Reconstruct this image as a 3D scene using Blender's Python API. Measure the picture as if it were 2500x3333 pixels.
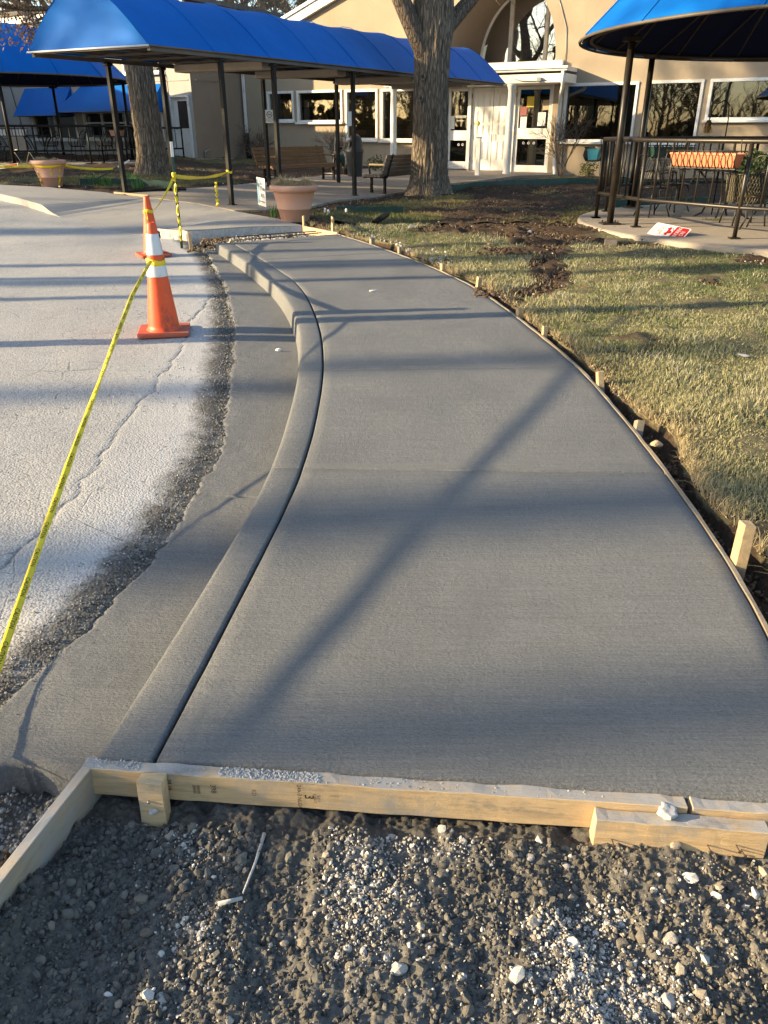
import bpy, math, random
import numpy as np
from mathutils import Vector, Matrix
random.seed(7); RNG = np.random.default_rng(11)
SC = bpy.context.scene
COL = SC.collection
for _o in list(bpy.data.objects): bpy.data.objects.remove(_o)
R = math.radians
# ------------------------------------------------------------------ camera, sky, sun, exposure
cam_data = bpy.data.cameras.new('camera'); cam = bpy.data.objects.new('camera', cam_data); COL.objects.link(cam)
cam_data.sensor_fit = 'VERTICAL'; cam_data.sensor_height = 36.0; cam_data.lens = 27.06
cam_data.clip_start = 0.05; cam_data.clip_end = 900.0
cam.location = (0.0, 0.0, 1.47); cam.rotation_euler = (R(90 - 26.3), 0, 0)
SC.camera = cam
SUN_EL, SUN_AZ = R(16.0), math.atan2(-1.0, -0.12)          # azimuth measured from +Y towards +X
world = bpy.data.worlds.new('World'); SC.world = world; world.use_nodes = True
wn = world.node_tree.nodes; wl = world.node_tree.links
sky = wn.new('ShaderNodeTexSky'); sky.sky_type = 'NISHITA'; sky.sun_disc = False
sky.sun_elevation = SUN_EL; sky.sun_rotation = SUN_AZ; sky.altitude = 100; sky.dust_density = 1.2
wl.new(sky.outputs[0], wn['Background'].inputs[0]); wn['Background'].inputs[1].default_value = 0.125
sl = bpy.data.lights.new('sun', 'SUN'); sl.energy = 5.0; sl.angle = R(0.55); sl.color = (1.0, 0.78, 0.47)
sun = bpy.data.objects.new('sun', sl); COL.objects.link(sun)
_to = Vector((math.sin(SUN_AZ) * math.cos(SUN_EL), math.cos(SUN_AZ) * math.cos(SUN_EL), math.sin(SUN_EL)))
sun.rotation_euler = _to.to_track_quat('Z', 'Y').to_euler()
sun.location = (-30, -4, 20)
SC.view_settings.view_transform = 'Standard'; SC.view_settings.look = 'None'
SC.view_settings.exposure = 1.48; SC.view_settings.gamma = 1.0; SC.view_settings.use_curve_mapping = False
SC.cycles.max_bounces = 8; SC.cycles.transparent_max_bounces = 12

# ------------------------------------------------------------------ helpers: noise, ground, curves
def _h(ix, iy, iz, s):
    n = (ix.astype(np.int64) * 374761393 + iy.astype(np.int64) * 668265263 + iz.astype(np.int64) * 2147483647 + s * 1274126177) & 0xffffffff
    n = ((n ^ (n >> 13)) * 1274126177) & 0xffffffff
    n = ((n ^ (n >> 16)) * 2246822519) & 0xffffffff
    return ((n ^ (n >> 15)) & 0xffff) / 65535.0
def vnoise(x, y, z=0.0, seed=0):
    x, y, z = np.broadcast_arrays(np.asarray(x, float), np.asarray(y, float), np.asarray(z, float))
    ix, iy, iz = np.floor(x), np.floor(y), np.floor(z)
    fx, fy, fz = x - ix, y - iy, z - iz
    fx, fy, fz = [f * f * (3 - 2 * f) for f in (fx, fy, fz)]
    o = 0
    for a in (0, 1):
        for b in (0, 1):
            for c in (0, 1):
                w = (fx if a else 1 - fx) * (fy if b else 1 - fy) * (fz if c else 1 - fz)
                o = o + w * _h(ix + a, iy + b, iz + c, seed)
    return o * 2 - 1
def fbm(x, y, z=0.0, oct=4, seed=0, gain=0.5):
    o, a, f = 0, 1.0, 1.0
    for i in range(oct):
        o = o + a * vnoise(np.asarray(x) * f, np.asarray(y) * f, np.asarray(z) * f, seed + i * 17); a *= gain; f *= 2.03
    return o
def sstep(t, a, b):
    t = np.clip((np.asarray(t, float) - a) / (b - a), 0, 1); return t * t * (3 - 2 * t)
def S(y):
    t = np.asarray(y, float) - 1.5
    return np.where(t < 11, 0.025 * t, 0.275 + 0.01 * (t - 11))
def T(x, y):
    return S(y) + np.clip(0.045 * (-np.asarray(x, float) - 1.8), -0.1, 0.25) * sstep(y, 11, 14)
def curve(pts):
    p = np.array(sorted(pts)); Y, X = p[:, 0], p[:, 1]
    m = np.gradient(X, Y)
    def f(y):
        y = np.asarray(y, float); i = np.clip(np.searchsorted(Y, y) - 1, 0, len(Y) - 2)
        h = Y[i + 1] - Y[i]; t = (y - Y[i]) / h
        tc = np.clip(t, 0, 1)
        v = (2*tc**3 - 3*tc**2 + 1)*X[i] + (tc**3 - 2*tc**2 + tc)*h*m[i] + (-2*tc**3 + 3*tc**2)*X[i+1] + (tc**3 - tc**2)*h*m[i+1]
        return v + np.where(t < 0, t * h * m[0], 0) + np.where(t > 1, (t - 1) * h * m[-1], 0)
    return f
KX = curve([(1.512, -.757), (2.157, -.662), (3.354, -.535), (4.1, -.527), (4.873, -.553), (6.224, -.704), (7.70, -1.078), (8.65, -1.44), (10.15, -2.09)])   # kerb, road side of its top
JX = curve([(1.5, -.602), (2.157, -.515), (3.354, -.388), (4.1, -.374), (4.893, -.397), (6.224, -.54), (7.814, -.90), (8.65, -1.235), (10.2, -1.93)])      # joint between kerb and walk
RX = curve([(1.36, 1.10), (2.13, 1.245), (3.3, 1.308), (4.0, 1.303), (4.97, 1.258), (5.77, 1.152), (6.68, 1.005), (7.48, .838), (8.32, .568), (8.94, .321), (9.86, -.09), (10.94, -.641)])
GX = curve([(1.66, -1.24), (1.907, -1.195), (2.09, -1.129), (2.328, -1.054), (2.788, -.958), (3.353, -.92), (3.8, -.90), (4.77, -1.019), (6.256, -1.241), (7.643, -1.529), (8.824, -1.845), (10.1, -2.236), (10.76, -2.525)])  # ragged outer edge of the gutter

# ------------------------------------------------------------------ helpers: mesh building and tagging
def tag(o, label=None, cat=None, group=None, kind=None):
    if label: o['label'] = label
    if cat: o['category'] = cat
    if group: o['group'] = group
    if kind: o['kind'] = kind
    return o
def empty(name, loc=(0, 0, 0), rz=0.0, **k):
    o = bpy.data.objects.new(name, None); COL.objects.link(o); o.empty_display_size = 0.1
    o.location = loc; o.rotation_euler = (0, 0, rz); return tag(o, **k)
def link(name, me, mat=None, parent=None, loc=(0, 0, 0), rot=(0, 0, 0), **k):
    if mat is not None and not me.materials:
        for m_ in (mat if isinstance(mat, (list, tuple)) else [mat]): me.materials.append(m_)
    o = bpy.data.objects.new(name, me); COL.objects.link(o); o.parent = parent
    o.location = loc; o.rotation_euler = rot
    return tag(o, **k)
def copy_tree(o, parent=None):
    c = o.copy(); COL.objects.link(c); c.parent = parent
    for ch in list(o.children): copy_tree(ch, c)
    return c
def smooth(me, on=True):
    me.polygons.foreach_set('use_smooth', [on] * len(me.polygons)); me.update()
def fast_mesh(name, V, F, sm=False):
    """V (n,3) array, F (m,k) int array of faces with k corners."""
    me = bpy.data.meshes.new(name); V = np.asarray(V, np.float32); F = np.asarray(F, np.int32); k = F.shape[1]
    me.vertices.add(len(V)); me.vertices.foreach_set('co', V.ravel())
    me.loops.add(F.size); me.loops.foreach_set('vertex_index', F.ravel())
    me.polygons.add(len(F)); me.polygons.foreach_set('loop_start', np.arange(0, F.size, k, dtype=np.int32))
    me.polygons.foreach_set('use_smooth', np.full(len(F), sm))
    me.update(calc_edges=True); return me
def set_attr(me, name, arr, typ='FLOAT'):
    a = me.attributes.new(name, typ, 'POINT')
    if typ == 'FLOAT': a.data.foreach_set('value', np.asarray(arr, np.float32).ravel())
    else: a.data.foreach_set('color', np.asarray(arr, np.float32).ravel())
def grid_mesh(name, X, Y, Z, sm=True, mask=None, **attrs):
    ny, nx = X.shape; idx = np.arange(ny * nx).reshape(ny, nx)
    q = np.stack([idx[:-1, :-1], idx[:-1, 1:], idx[1:, 1:], idx[1:, :-1]], -1).reshape(-1, 4)
    if mask is not None: q = q[mask.ravel()]
    me = fast_mesh(name, np.stack([X, Y, Z], -1).reshape(-1, 3), q, sm)
    for k_, v in attrs.items(): set_attr(me, k_, v)
    return me
class MB:
    """collects simple shapes and turns them into ONE mesh"""
    def __init__(s): s.v, s.f, s.sm, s.mi, s.m = [], [], [], [], 0
    def add(s, vs, fs, sm=False):
        b = len(s.v); s.v += [tuple(v) for v in vs]; s.f += [tuple(i + b for i in f) for f in fs]
        s.sm += [sm] * len(fs); s.mi += [s.m] * len(fs); return s
    def box(s, c, size, rz=0.0, M=None):
        hx, hy, hz = [q / 2 for q in size]; vs = []
        for dz in (-hz, hz):
            for dx, dy in ((-hx, -hy), (hx, -hy), (hx, hy), (-hx, hy)):
                p = Vector((dx, dy, dz))
                if rz: p = Matrix.Rotation(rz, 3, 'Z') @ p
                if M is not None: p = M @ p
                vs.append(Vector(c) + p)
        return s.add(vs, [(3, 2, 1, 0), (4, 5, 6, 7), (0, 1, 5, 4), (1, 2, 6, 5), (2, 3, 7, 6), (3, 0, 4, 7)])
    def bar(s, a, b, w, h=None, up=(0, 0, 1)):
        a, b = Vector(a), Vector(b); d = (b - a); h = h or w
        z = d.normalized(); u = Vector(up); 
        if abs(z.dot(u)) > .98: u = Vector((0, 1, 0))
        x = z.cross(u).normalized(); y = x.cross(z)
        vs = []
        for p in (a, b):
            for sx, sy in ((-1, -1), (1, -1), (1, 1), (-1, 1)): vs.append(p + x * sx * w / 2 + y * sy * h / 2)
        return s.add(vs, [(0, 1, 2, 3), (7, 6, 5, 4), (0, 4, 5, 1), (1, 5, 6, 2), (2, 6, 7, 3), (3, 7, 4, 0)])
    def tube(s, pts, r, n=8, caps=True, closed=False):
        pts = [Vector(p) for p in pts]; m = len(pts)
        rr = list(r) if hasattr(r, '__len__') else [r] * m
        vs = []; x = None
        for i, p in enumerate(pts):
            if closed: d = pts[(i + 1) % m] - pts[i - 1]
            else: d = pts[min(i + 1, m - 1)] - pts[max(i - 1, 0)]
            d = d.normalized() if d.length > 1e-9 else Vector((0, 0, 1))
            if x is None:
                x = d.cross(Vector((0, 0, 1)) if abs(d.z) < .9 else Vector((1, 0, 0))).normalized()
            else:
                x = (x - d * x.dot(d)); x = x.normalized() if x.length > 1e-6 else d.orthogonal().normalized()
            y = d.cross(x)
            for k in range(n):
                a = 2 * math.pi * k / n; vs.append(p + (x * math.cos(a) + y * math.sin(a)) * rr[i])
        fs = []
        for i in range(m if closed else m - 1):
            j = (i + 1) % m
            for k in range(n): fs.append((i*n + k, i*n + (k+1) % n, j*n + (k+1) % n, j*n + k))
        s.add(vs, fs, True)
        if caps and not closed:
            b = len(s.v) - len(vs)
            s.f += [tuple(b + k for k in range(n))[::-1], tuple(b + (m-1)*n + k for k in range(n))]; s.sm += [False] * 2; s.mi += [s.m] * 2
        return s
    def lathe(s, prof, n=24, c=(0, 0, 0), sm=True, fn=None):
        vs = []; c = Vector(c)
        for r, z in prof:
            for k in range(n):
                a = 2*math.pi*k/n; q = fn(a, r, z) if fn else r
                vs.append(c + Vector((q*math.cos(a), q*math.sin(a), z)))
        fs = [(i*n + k, i*n + (k+1) % n, (i+1)*n + (k+1) % n, (i+1)*n + k) for i in range(len(prof)-1) for k in range(n)]
        return s.add(vs, fs, sm)
    def prism(s, poly, z0, z1, M=None):
        n = len(poly); vs = [Vector((p[0], p[1], z)) for z in (z0, z1) for p in poly]
        if M is not None: vs = [M @ v for v in vs]
        return s.add(vs, [tuple(range(n))[::-1], tuple(range(n, 2*n))] + [(i, (i+1) % n, n + (i+1) % n, n + i) for i in range(n)])
    def mesh(s, name):
        me = bpy.data.meshes.new(name); me.from_pydata([tuple(v) for v in s.v], [], s.f)
        me.polygons.foreach_set('use_smooth', s.sm); me.polygons.foreach_set('material_index', s.mi); me.update(); return me
    def build(s, name, mat, parent=None, bevel=0.0, loc=(0, 0, 0), rot=(0, 0, 0), **k):
        o = link(name, s.mesh(name), mat, parent, loc, rot, **k)
        if bevel: bev(o, bevel)
        return o
def bev(o, w, seg=2):
    m = o.modifiers.new('bevel', 'BEVEL'); m.width = w; m.segments = seg; m.limit_method = 'ANGLE'; m.angle_limit = R(40)
def text_mesh(txt, size=1.0, depth=0.0, align='CENTER'):
    cu = bpy.data.curves.new('text', 'FONT'); cu.body = txt; cu.size = size; cu.align_x = align; cu.align_y = 'CENTER'; cu.extrude = depth
    cu.resolution_u = 3; cu.space_line = 0.9
    o = bpy.data.objects.new('text', cu); COL.objects.link(o); dg = bpy.context.evaluated_depsgraph_get()
    me = bpy.data.meshes.new_from_object(o.evaluated_get(dg)); bpy.data.objects.remove(o); bpy.data.curves.remove(cu)
    me.materials.clear(); return me

# ------------------------------------------------------------------ materials
class NT:
    def __init__(s, name):
        s.m = bpy.data.materials.new(name); s.m.use_nodes = True; s.t = s.m.node_tree; s.b = s.t.nodes['Principled BSDF']; s.x = None
    def n(s, t, **k):
        q = s.t.nodes.new(t)
        for a, v in k.items():
            if a.startswith('i_'): q.inputs[int(a[2:]) if a[2:].isdigit() else a[2:].replace('_', ' ')].default_value = v
            else: setattr(q, a, v)
        return q
    def l(s, a, b): s.t.links.new(a, b)
    def co(s, scale=(1, 1, 1), kind='Object'):
        if s.x is None: s.x = s.n('ShaderNodeTexCoord')
        mp = s.n('ShaderNodeMapping'); mp.inputs['Scale'].default_value = scale; s.l(s.x.outputs[kind], mp.inputs[0]); return mp.outputs[0]
    def noise(s, sc, det=4, rough=.55, vec=None, dist=0.0):
        q = s.n('ShaderNodeTexNoise'); q.inputs['Scale'].default_value = sc; q.inputs['Detail'].default_value = det
        q.inputs['Roughness'].default_value = rough; q.inputs['Distortion'].default_value = dist
        s.l(vec or s.co(), q.inputs['Vector']); return q.outputs['Fac']
    def voro(s, sc, vec=None, feat='F1', out='Distance', rnd=1.0):
        q = s.n('ShaderNodeTexVoronoi'); q.feature = feat; q.inputs['Scale'].default_value = sc; q.inputs['Randomness'].default_value = rnd
        s.l(vec or s.co(), q.inputs['Vector']); return q.outputs[out]
    def ramp(s, f, stops):
        q = s.n('ShaderNodeValToRGB'); e = q.color_ramp.elements
        while len(e) < len(stops): e.new(.5)
        for i, (p, c) in enumerate(stops):
            e[i].position = p; e[i].color = (c if hasattr(c, '__len__') else (c, c, c)) + (1,) if hasattr(c, '__len__') and len(c) == 3 else ((c, c, c, 1) if not hasattr(c, '__len__') else c)
        s.l(f, q.inputs[0]); return q.outputs[0]
    def mix(s, f, a, b, mode='MIX'):
        q = s.n('ShaderNodeMix'); q.data_type = 'RGBA'; q.blend_type = mode
        for sock, v in ((q.inputs[0], f), (q.inputs[6], a), (q.inputs[7], b)):
            if hasattr(v, 'is_output'): s.l(v, sock)
            else: sock.default_value = (v if not hasattr(v, '__len__') else (tuple(v) + (1,) if len(v) == 3 else v))
        return q.outputs[2]
    def math(s, op, a, b=0.0):
        q = s.n('ShaderNodeMath'); q.operation = op
        for sock, v in ((q.inputs[0], a), (q.inputs[1], b)):
            if hasattr(v, 'is_output'): s.l(v, sock)
            else: sock.default_value = v
        return q.outputs[0]
    def attr(s, name):
        q = s.n('ShaderNodeAttribute'); q.attribute_name = name; return q
    def bump(s, f, strength=.5, dist=.01):
        q = s.n('ShaderNodeBump'); q.inputs['Strength'].default_value = strength; q.inputs['Distance'].default_value = dist
        s.l(f, q.inputs['Height'])
        if s.b.inputs['Normal'].links: s.l(s.b.inputs['Normal'].links[0].from_socket, q.inputs['Normal'])
        s.l(q.outputs[0], s.b.inputs['Normal'])
    def base(s, c):
        if hasattr(c, 'is_output'): s.l(c, s.b.inputs['Base Color'])
        else: s.b.inputs['Base Color'].default_value = tuple(c) + (1,)
    def rough(s, v):
        if hasattr(v, 'is_output'): s.l(v, s.b.inputs['Roughness'])
        else: s.b.inputs['Roughness'].default_value = v
def plain(name, c, rough=.6, var=.25, vs=3.0, bump=.0, bs=60.0, metal=0.0, spec=None, dirt=None, dscale=5.0):
    t = NT(name); f = t.noise(vs, 5)
    lo = tuple(q * (1 - var) for q in c); hi = tuple(min(1, q * (1 + var)) for q in c)
    col = t.ramp(f, [(.3, lo), (.7, hi)])
    if dirt: col = t.mix(t.ramp(t.noise(dscale, 6, .65), [(.52, 0.0), (.72, 1.0)]), col, dirt)
    t.base(col); t.rough(rough); t.b.inputs['Metallic'].default_value = metal
    if spec is not None: t.b.inputs['Specular IOR Level'].default_value = spec
    if bump: t.bump(t.noise(bs, 4), bump, .004)
    return t.m

def m_concrete_new():
    t = NT('fresh_concrete'); o = t.co()
    big = t.noise(1.1, 5, .6, o); mid = t.noise(7, 5, .6, o); fine = t.noise(330, 3, .7, o)
    col = t.ramp(big, [(.3, (0.133, 0.138, 0.140)), (.7, (0.181, 0.185, 0.184))])
    col = t.mix(.5, col, t.ramp(mid, [(.3, (0.126, 0.131, 0.135)), (.7, (0.190, 0.194, 0.193))]))
    col = t.mix(.5, col, t.ramp(fine, [(.36, (0.097, 0.099, 0.100)), (.64, (0.239, 0.245, 0.244))]), 'MIX')
    gr = t.noise(85, 3, .75, t.co((1, 1.5, 1))); col = t.mix(.5, col, t.ramp(gr, [(.36, (0.088, 0.091, 0.091)), (.64, (0.239, 0.243, 0.240))]))
    st = t.noise(4.0, 3, .5, t.co((.25, 14, 1)))
    col = t.mix(.18, col, t.ramp(st, [(.4, (0.126, 0.131, 0.135)), (.6, (0.193, 0.201, 0.195))]))
    pale = t.ramp(t.noise(2.3, 3, .5, t.co((1, 3, 1))), [(.66, 0.0), (.74, .28)]); col = t.mix(pale, col, (0.252, 0.249, 0.233))
    br = t.noise(1.0, 3, .6, t.co((3, 150, 1))); col = t.mix(.22, col, t.ramp(br, [(.38, (.10, .102, .102)), (.62, (.24, .24, .235))]))
    dmp = t.ramp(t.noise(.75, 5, .6, t.co((1.4, .8, 1)), .6), [(.46, 0.0), (.62, .38)]); col = t.mix(dmp, col, (.095, .10, .104))
    t.base(col); t.rough(t.ramp(mid, [(.3, .62), (.7, .82)]))
    t.bump(t.noise(110, 4, .75, t.co((.7, 1.5, 1))), 1.0, .010); t.bump(t.noise(26, 4, .6, o), .4, .010)
    return t.m
def m_concrete_old(name, c=(.31, .297, .275)):
    t = NT(name); o = t.co(); a = t.noise(.9, 6, .6, o); b_ = t.noise(60, 4, .7, o)
    col = t.ramp(a, [(.3, tuple(q*.8 for q in c)), (.7, tuple(q*1.12 for q in c))])
    col = t.mix(.5, col, t.ramp(b_, [(.35, tuple(q*.72 for q in c)), (.65, tuple(q*1.2 for q in c))]))
    col = t.mix(t.ramp(t.noise(3.2, 6, .7, o), [(.56, 0.0), (.75, .6)]), col, (.17, .135, .10))
    t.base(col); t.rough(.85); t.bump(t.noise(120, 5, .7, o), .4, .004); return t.m
def m_asphalt():
    t = NT('worn_asphalt'); o = t.co()
    d = t.attr('edge').outputs['Fac']                                 # metres outside the gutter edge
    wob = t.math('ADD', t.math('MULTIPLY', t.math('SUBTRACT', t.noise(6, 5, .65, o), .5), .22), t.math('MULTIPLY', t.math('SUBTRACT', t.noise(34, 4, .7, o), .5), .14))
    dd = t.math('ADD', d, wob)
    v = t.n('ShaderNodeTexVoronoi'); v.inputs['Scale'].default_value = 95; t.l(o, v.inputs['Vector'])
    g = t.n('ShaderNodeSeparateColor'); t.l(v.outputs['Color'], g.inputs[0])
    chip = t.ramp(g.outputs[0], [(0, (.21, .205, .196)), (.5, (.33, .322, .307)), (1, (.50, .49, .465))])
    gap = t.ramp(v.outputs['Distance'], [(.45, 0.0), (.8, .75)])
    aged = t.mix(gap, chip, (.22, .217, .21))
    aged = t.mix(.4, aged, t.ramp(t.noise(1.3, 5, .6, o), [(.3, (.26, .253, .242)), (.7, (.40, .39, .372))]))
    salt = t.mix(t.ramp(g.outputs[1], [(.1, .5), (1, .95)]), aged, (.43, .43, .43))
    f_salt = t.ramp(dd, [(.24, 1.0), (.75, .12)])                     # dried cement slurry swept over the chips
    col = t.mix(f_salt, aged, salt)
    wet = t.mix(t.ramp(v.outputs['Distance'], [(.2, 0.0), (.75, .8)]), t.ramp(g.outputs[2], [(0, (.06, .057, .052)), (.75, (.12, .114, .10)), (1, (.24, .225, .195))]), (.036, .034, .032))
    f_wet = t.math('MULTIPLY', t.ramp(dd, [(.11, 1.0), (.22, 0.0)]), t.ramp(t.noise(5, 5, .7, o), [(.25, .45), (.5, 1.0)]))
    col = t.mix(f_wet, col, wet)
    ck = t.attr('crack').outputs['Fac']; ckn = t.math('ADD', ck, t.math('MULTIPLY', t.math('SUBTRACT', t.noise(30, 5, .7, o), .5), .02))
    crk = t.ramp(ckn, [(.0, .75), (.011, 0.0)])
    v2 = t.voro(2.6, t.co((1, 1, 1)), 'DISTANCE_TO_EDGE'); web = t.math('MULTIPLY', t.ramp(t.math('ADD', v2, t.math('MULTIPLY', t.math('SUBTRACT', t.noise(14, 4, .7, o), .5), .05)), [(.0, .45), (.010, 0.0)]), t.ramp(t.noise(1.2, 2, .5, o), [(.48, 0.0), (.6, 1.0)]))
    col = t.mix(t.math('MAXIMUM', crk, web), col, (.06, .058, .055))
    t.base(col); t.rough(.86)
    t.bump(t.math('SUBTRACT', 1.0, v.outputs['Distance']), .55, .0045); t.bump(t.math('SUBTRACT', 1.0, t.math('MAXIMUM', crk, web)), .6, .008); t.bump(t.noise(22, 3, .6, o), .25, .007)
    return t.m
def m_soil(name, dark=(.06, .056, .049), mid=(.135, .126, .110), pale=(.22, .208, .185), scale=1.0):
    t = NT(name); o = t.co(); pal = t.attr('pale').outputs['Fac']
    a = t.noise(3.5*scale, 6, .65, o); b_ = t.noise(90*scale, 5, .75, o)
    col = t.ramp(a, [(.28, dark), (.55, mid), (.8, pale)])
    col = t.mix(.5, col, t.ramp(b_, [(.32, dark), (.6, mid), (.8, pale)]))
    col = t.mix(t.math('MULTIPLY', pal, t.ramp(t.noise(30, 6, .75, o), [(.35, .1), (.62, 1.0)])), col, (.37, .36, .34))
    t.base(col); t.rough(.95); t.b.inputs['Specular IOR Level'].default_value = .2
    t.bump(t.noise(140*scale, 6, .8, o), .8, .005); t.bump(t.voro(60*scale, o), .5, .006); return t.m
def m_turf():
    t = NT('turf_soil'); o = t.co(); s_ = t.attr('soil').outputs['Fac']
    th = t.ramp(t.noise(45, 6, .75, o), [(.3, (.075, .068, .038)), (.55, (.17, .15, .085)), (.75, (.29, .25, .16))])
    so = t.ramp(t.noise(38, 6, .75, o), [(.3, (.028, .019, .012)), (.58, (.075, .05, .033)), (.8, (.16, .12, .085))])
    f = t.ramp(t.math('ADD', s_, t.math('MULTIPLY', t.math('SUBTRACT', t.noise(9, 6, .7, o), .5), .6)), [(.4, 0.0), (.56, 1.0)])
    col = t.mix(f, th, so)
    chips = t.math('MULTIPLY', t.ramp(t.voro(16, o), [(.0, 1.0), (.13, 1.0), (.16, 0.0)]), t.math('MULTIPLY', f, t.ramp(t.noise(1.8, 4, .6, o), [(.5, 0.0), (.62, 1.0)])))
    col = t.mix(t.math('MULTIPLY', chips, .8), col, (.40, .37, .32))
    t.base(col); t.rough(.95); t.b.inputs['Specular IOR Level'].default_value = .2
    t.bump(t.noise(60, 6, .8, o), 1.0, .02); return t.m
def m_wood(name, c=(.52, .36, .18), grey=None, rough=.7, greyf=(.45, .7)):
    t = NT(name); g = t.co((1.2, 14, 14)); o = t.co()
    a = t.noise(3.2, 6, .6, g, 1.2); b_ = t.noise(14, 5, .7, t.co((.8, 22, 22)))
    col = t.ramp(a, [(.3, tuple(q*.62 for q in c)), (.5, c), (.72, tuple(min(1, q*1.18) for q in c))])
    col = t.mix(.35, col, t.ramp(b_, [(.35, tuple(q*.7 for q in c)), (.65, tuple(min(1, q*1.2) for q in c))]))
    kn = t.ramp(t.voro(5, t.co((1, 3.2, 3.2))), [(.0, 1.0), (.06, .7), (.10, 0.0)]); col = t.mix(t.math('MULTIPLY', kn, .55), col, tuple(q*.28 for q in c))
    if grey: col = t.mix(t.ramp(t.noise(7, 6, .7, o), [(greyf[0], 0.0), (greyf[1], .92)]), col, grey)
    sm_ = t.ramp(t.noise(9, 6, .75, t.co((.6, 1, 1.6))), [(.56, 0.0), (.70, .65)]); col = t.mix(sm_, col, (.20, .175, .145))
    t.base(col); t.rough(rough); t.bump(b_, .5, .004); t.bump(t.noise(220, 3, .6, o), .3, .002); return t.m
def m_fabric(name, c):
    t = NT(name); o = t.co(); f = t.noise(.8, 4, .55, o)
    col = t.ramp(f, [(.3, tuple(q*.9 for q in c)), (.7, tuple(min(1, q*1.08) for q in c))])
    fade = t.ramp(t.noise(1.3, 4, .6, t.co((1, 1, .3))), [(.5, 0.0), (.8, .5)]); col = t.mix(fade, col, (.004, .17, .56))
    t.base(col); t.rough(.62); t.b.inputs['Specular IOR Level'].default_value = .12
    tr = t.n('ShaderNodeBsdfTranslucent'); t.l(col, tr.inputs[0]); mx = t.n('ShaderNodeMixShader'); mx.inputs[0].default_value = .035
    t.l(t.b.outputs[0], mx.inputs[1]); t.l(tr.outputs[0], mx.inputs[2]); t.l(mx.outputs[0], t.t.nodes['Material Output'].inputs[0])
    t.bump(t.noise(2.2, 3, .5, o), .25, .05); t.bump(t.noise(500, 2, .5, o), .12, .001); return t.m
def m_stucco(name, c):
    t = NT(name); o = t.co(); col = t.ramp(t.noise(.7, 6, .6, o), [(.3, tuple(q*.9 for q in c)), (.7, tuple(q*1.06 for q in c))])
    st = t.noise(2.2, 5, .65, t.co((2.2, 2.2, .25))); col = t.mix(t.ramp(st, [(.55, 0.0), (.8, .35)]), col, tuple(q*.62 for q in c))
    t.base(col); t.rough(.88); t.bump(t.noise(70, 5, .7, o), .35, .006); t.bump(t.noise(3, 3, .5, o), .2, .02); return t.m
def m_glass(name, refl=.12, tint=(.55, .56, .5)):
    t = NT(name); nt = t.t; tr = t.n('ShaderNodeBsdfTransparent'); tr.inputs[0].default_value = tint + (1,)
    gl = t.n('ShaderNodeBsdfGlossy'); gl.inputs['Roughness'].default_value = .015; gl.inputs[0].default_value = (.95, .95, .93, 1)
    lw = t.n('ShaderNodeLayerWeight'); lw.inputs[0].default_value = .35
    f = t.math('ADD', t.math('MULTIPLY', lw.outputs['Fresnel'], .75), refl)
    bp = t.n('ShaderNodeBump'); bp.inputs['Strength'].default_value = .05; bp.inputs['Distance'].default_value = .02; t.l(t.noise(1.5, 2, .5), bp.inputs['Height']); t.l(bp.outputs[0], gl.inputs['Normal'])
    mx = t.n('ShaderNodeMixShader'); t.l(f, mx.inputs[0]); t.l(tr.outputs[0], mx.inputs[1]); t.l(gl.outputs[0], mx.inputs[2])
    t.l(mx.outputs[0], nt.nodes['Material Output'].inputs[0]); return t.m
def m_bark(name, c=(.19, .15, .11)):
    t = NT(name); o = t.co(); v = t.co((7, 7, 1.25)); w = t.noise(2.2, 6, .65, v, 1.5); vo = t.voro(3.0, v, 'DISTANCE_TO_EDGE')
    h = t.math('ADD', t.math('MULTIPLY', t.ramp(vo, [(.0, 0.0), (.22, 1.0)]), .6), t.math('MULTIPLY', w, .6))
    col = t.ramp(h, [(.25, tuple(q*.42 for q in c)), (.55, c), (.9, tuple(q*1.5 for q in c))])
    col = t.mix(.3, col, t.ramp(t.noise(30, 5, .7, o), [(.3, tuple(q*.6 for q in c)), (.7, tuple(q*1.3 for q in c))]))
    t.base(col); t.rough(.95); t.b.inputs['Specular IOR Level'].default_value = .2
    t.bump(h, 1.0, .035); t.bump(t.noise(40, 5, .7, o), .5, .008); return t.m
def m_colattr(name, rough=.9, trans=0.0):
    t = NT(name); a = t.attr('tint').outputs['Color']; t.base(a); t.rough(rough); t.b.inputs['Specular IOR Level'].default_value = .25
    if trans:
        tr = t.n('ShaderNodeBsdfTranslucent'); t.l(a, tr.inputs[0]); mx = t.n('ShaderNodeMixShader'); mx.inputs[0].default_value = trans
        t.l(t.b.outputs[0], mx.inputs[1]); t.l(tr.outputs[0], mx.inputs[2]); t.l(mx.outputs[0], t.t.nodes['Material Output'].inputs[0])
    else: t.bump(t.noise(160, 4, .7), .5, .003)
    return t.m
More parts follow.
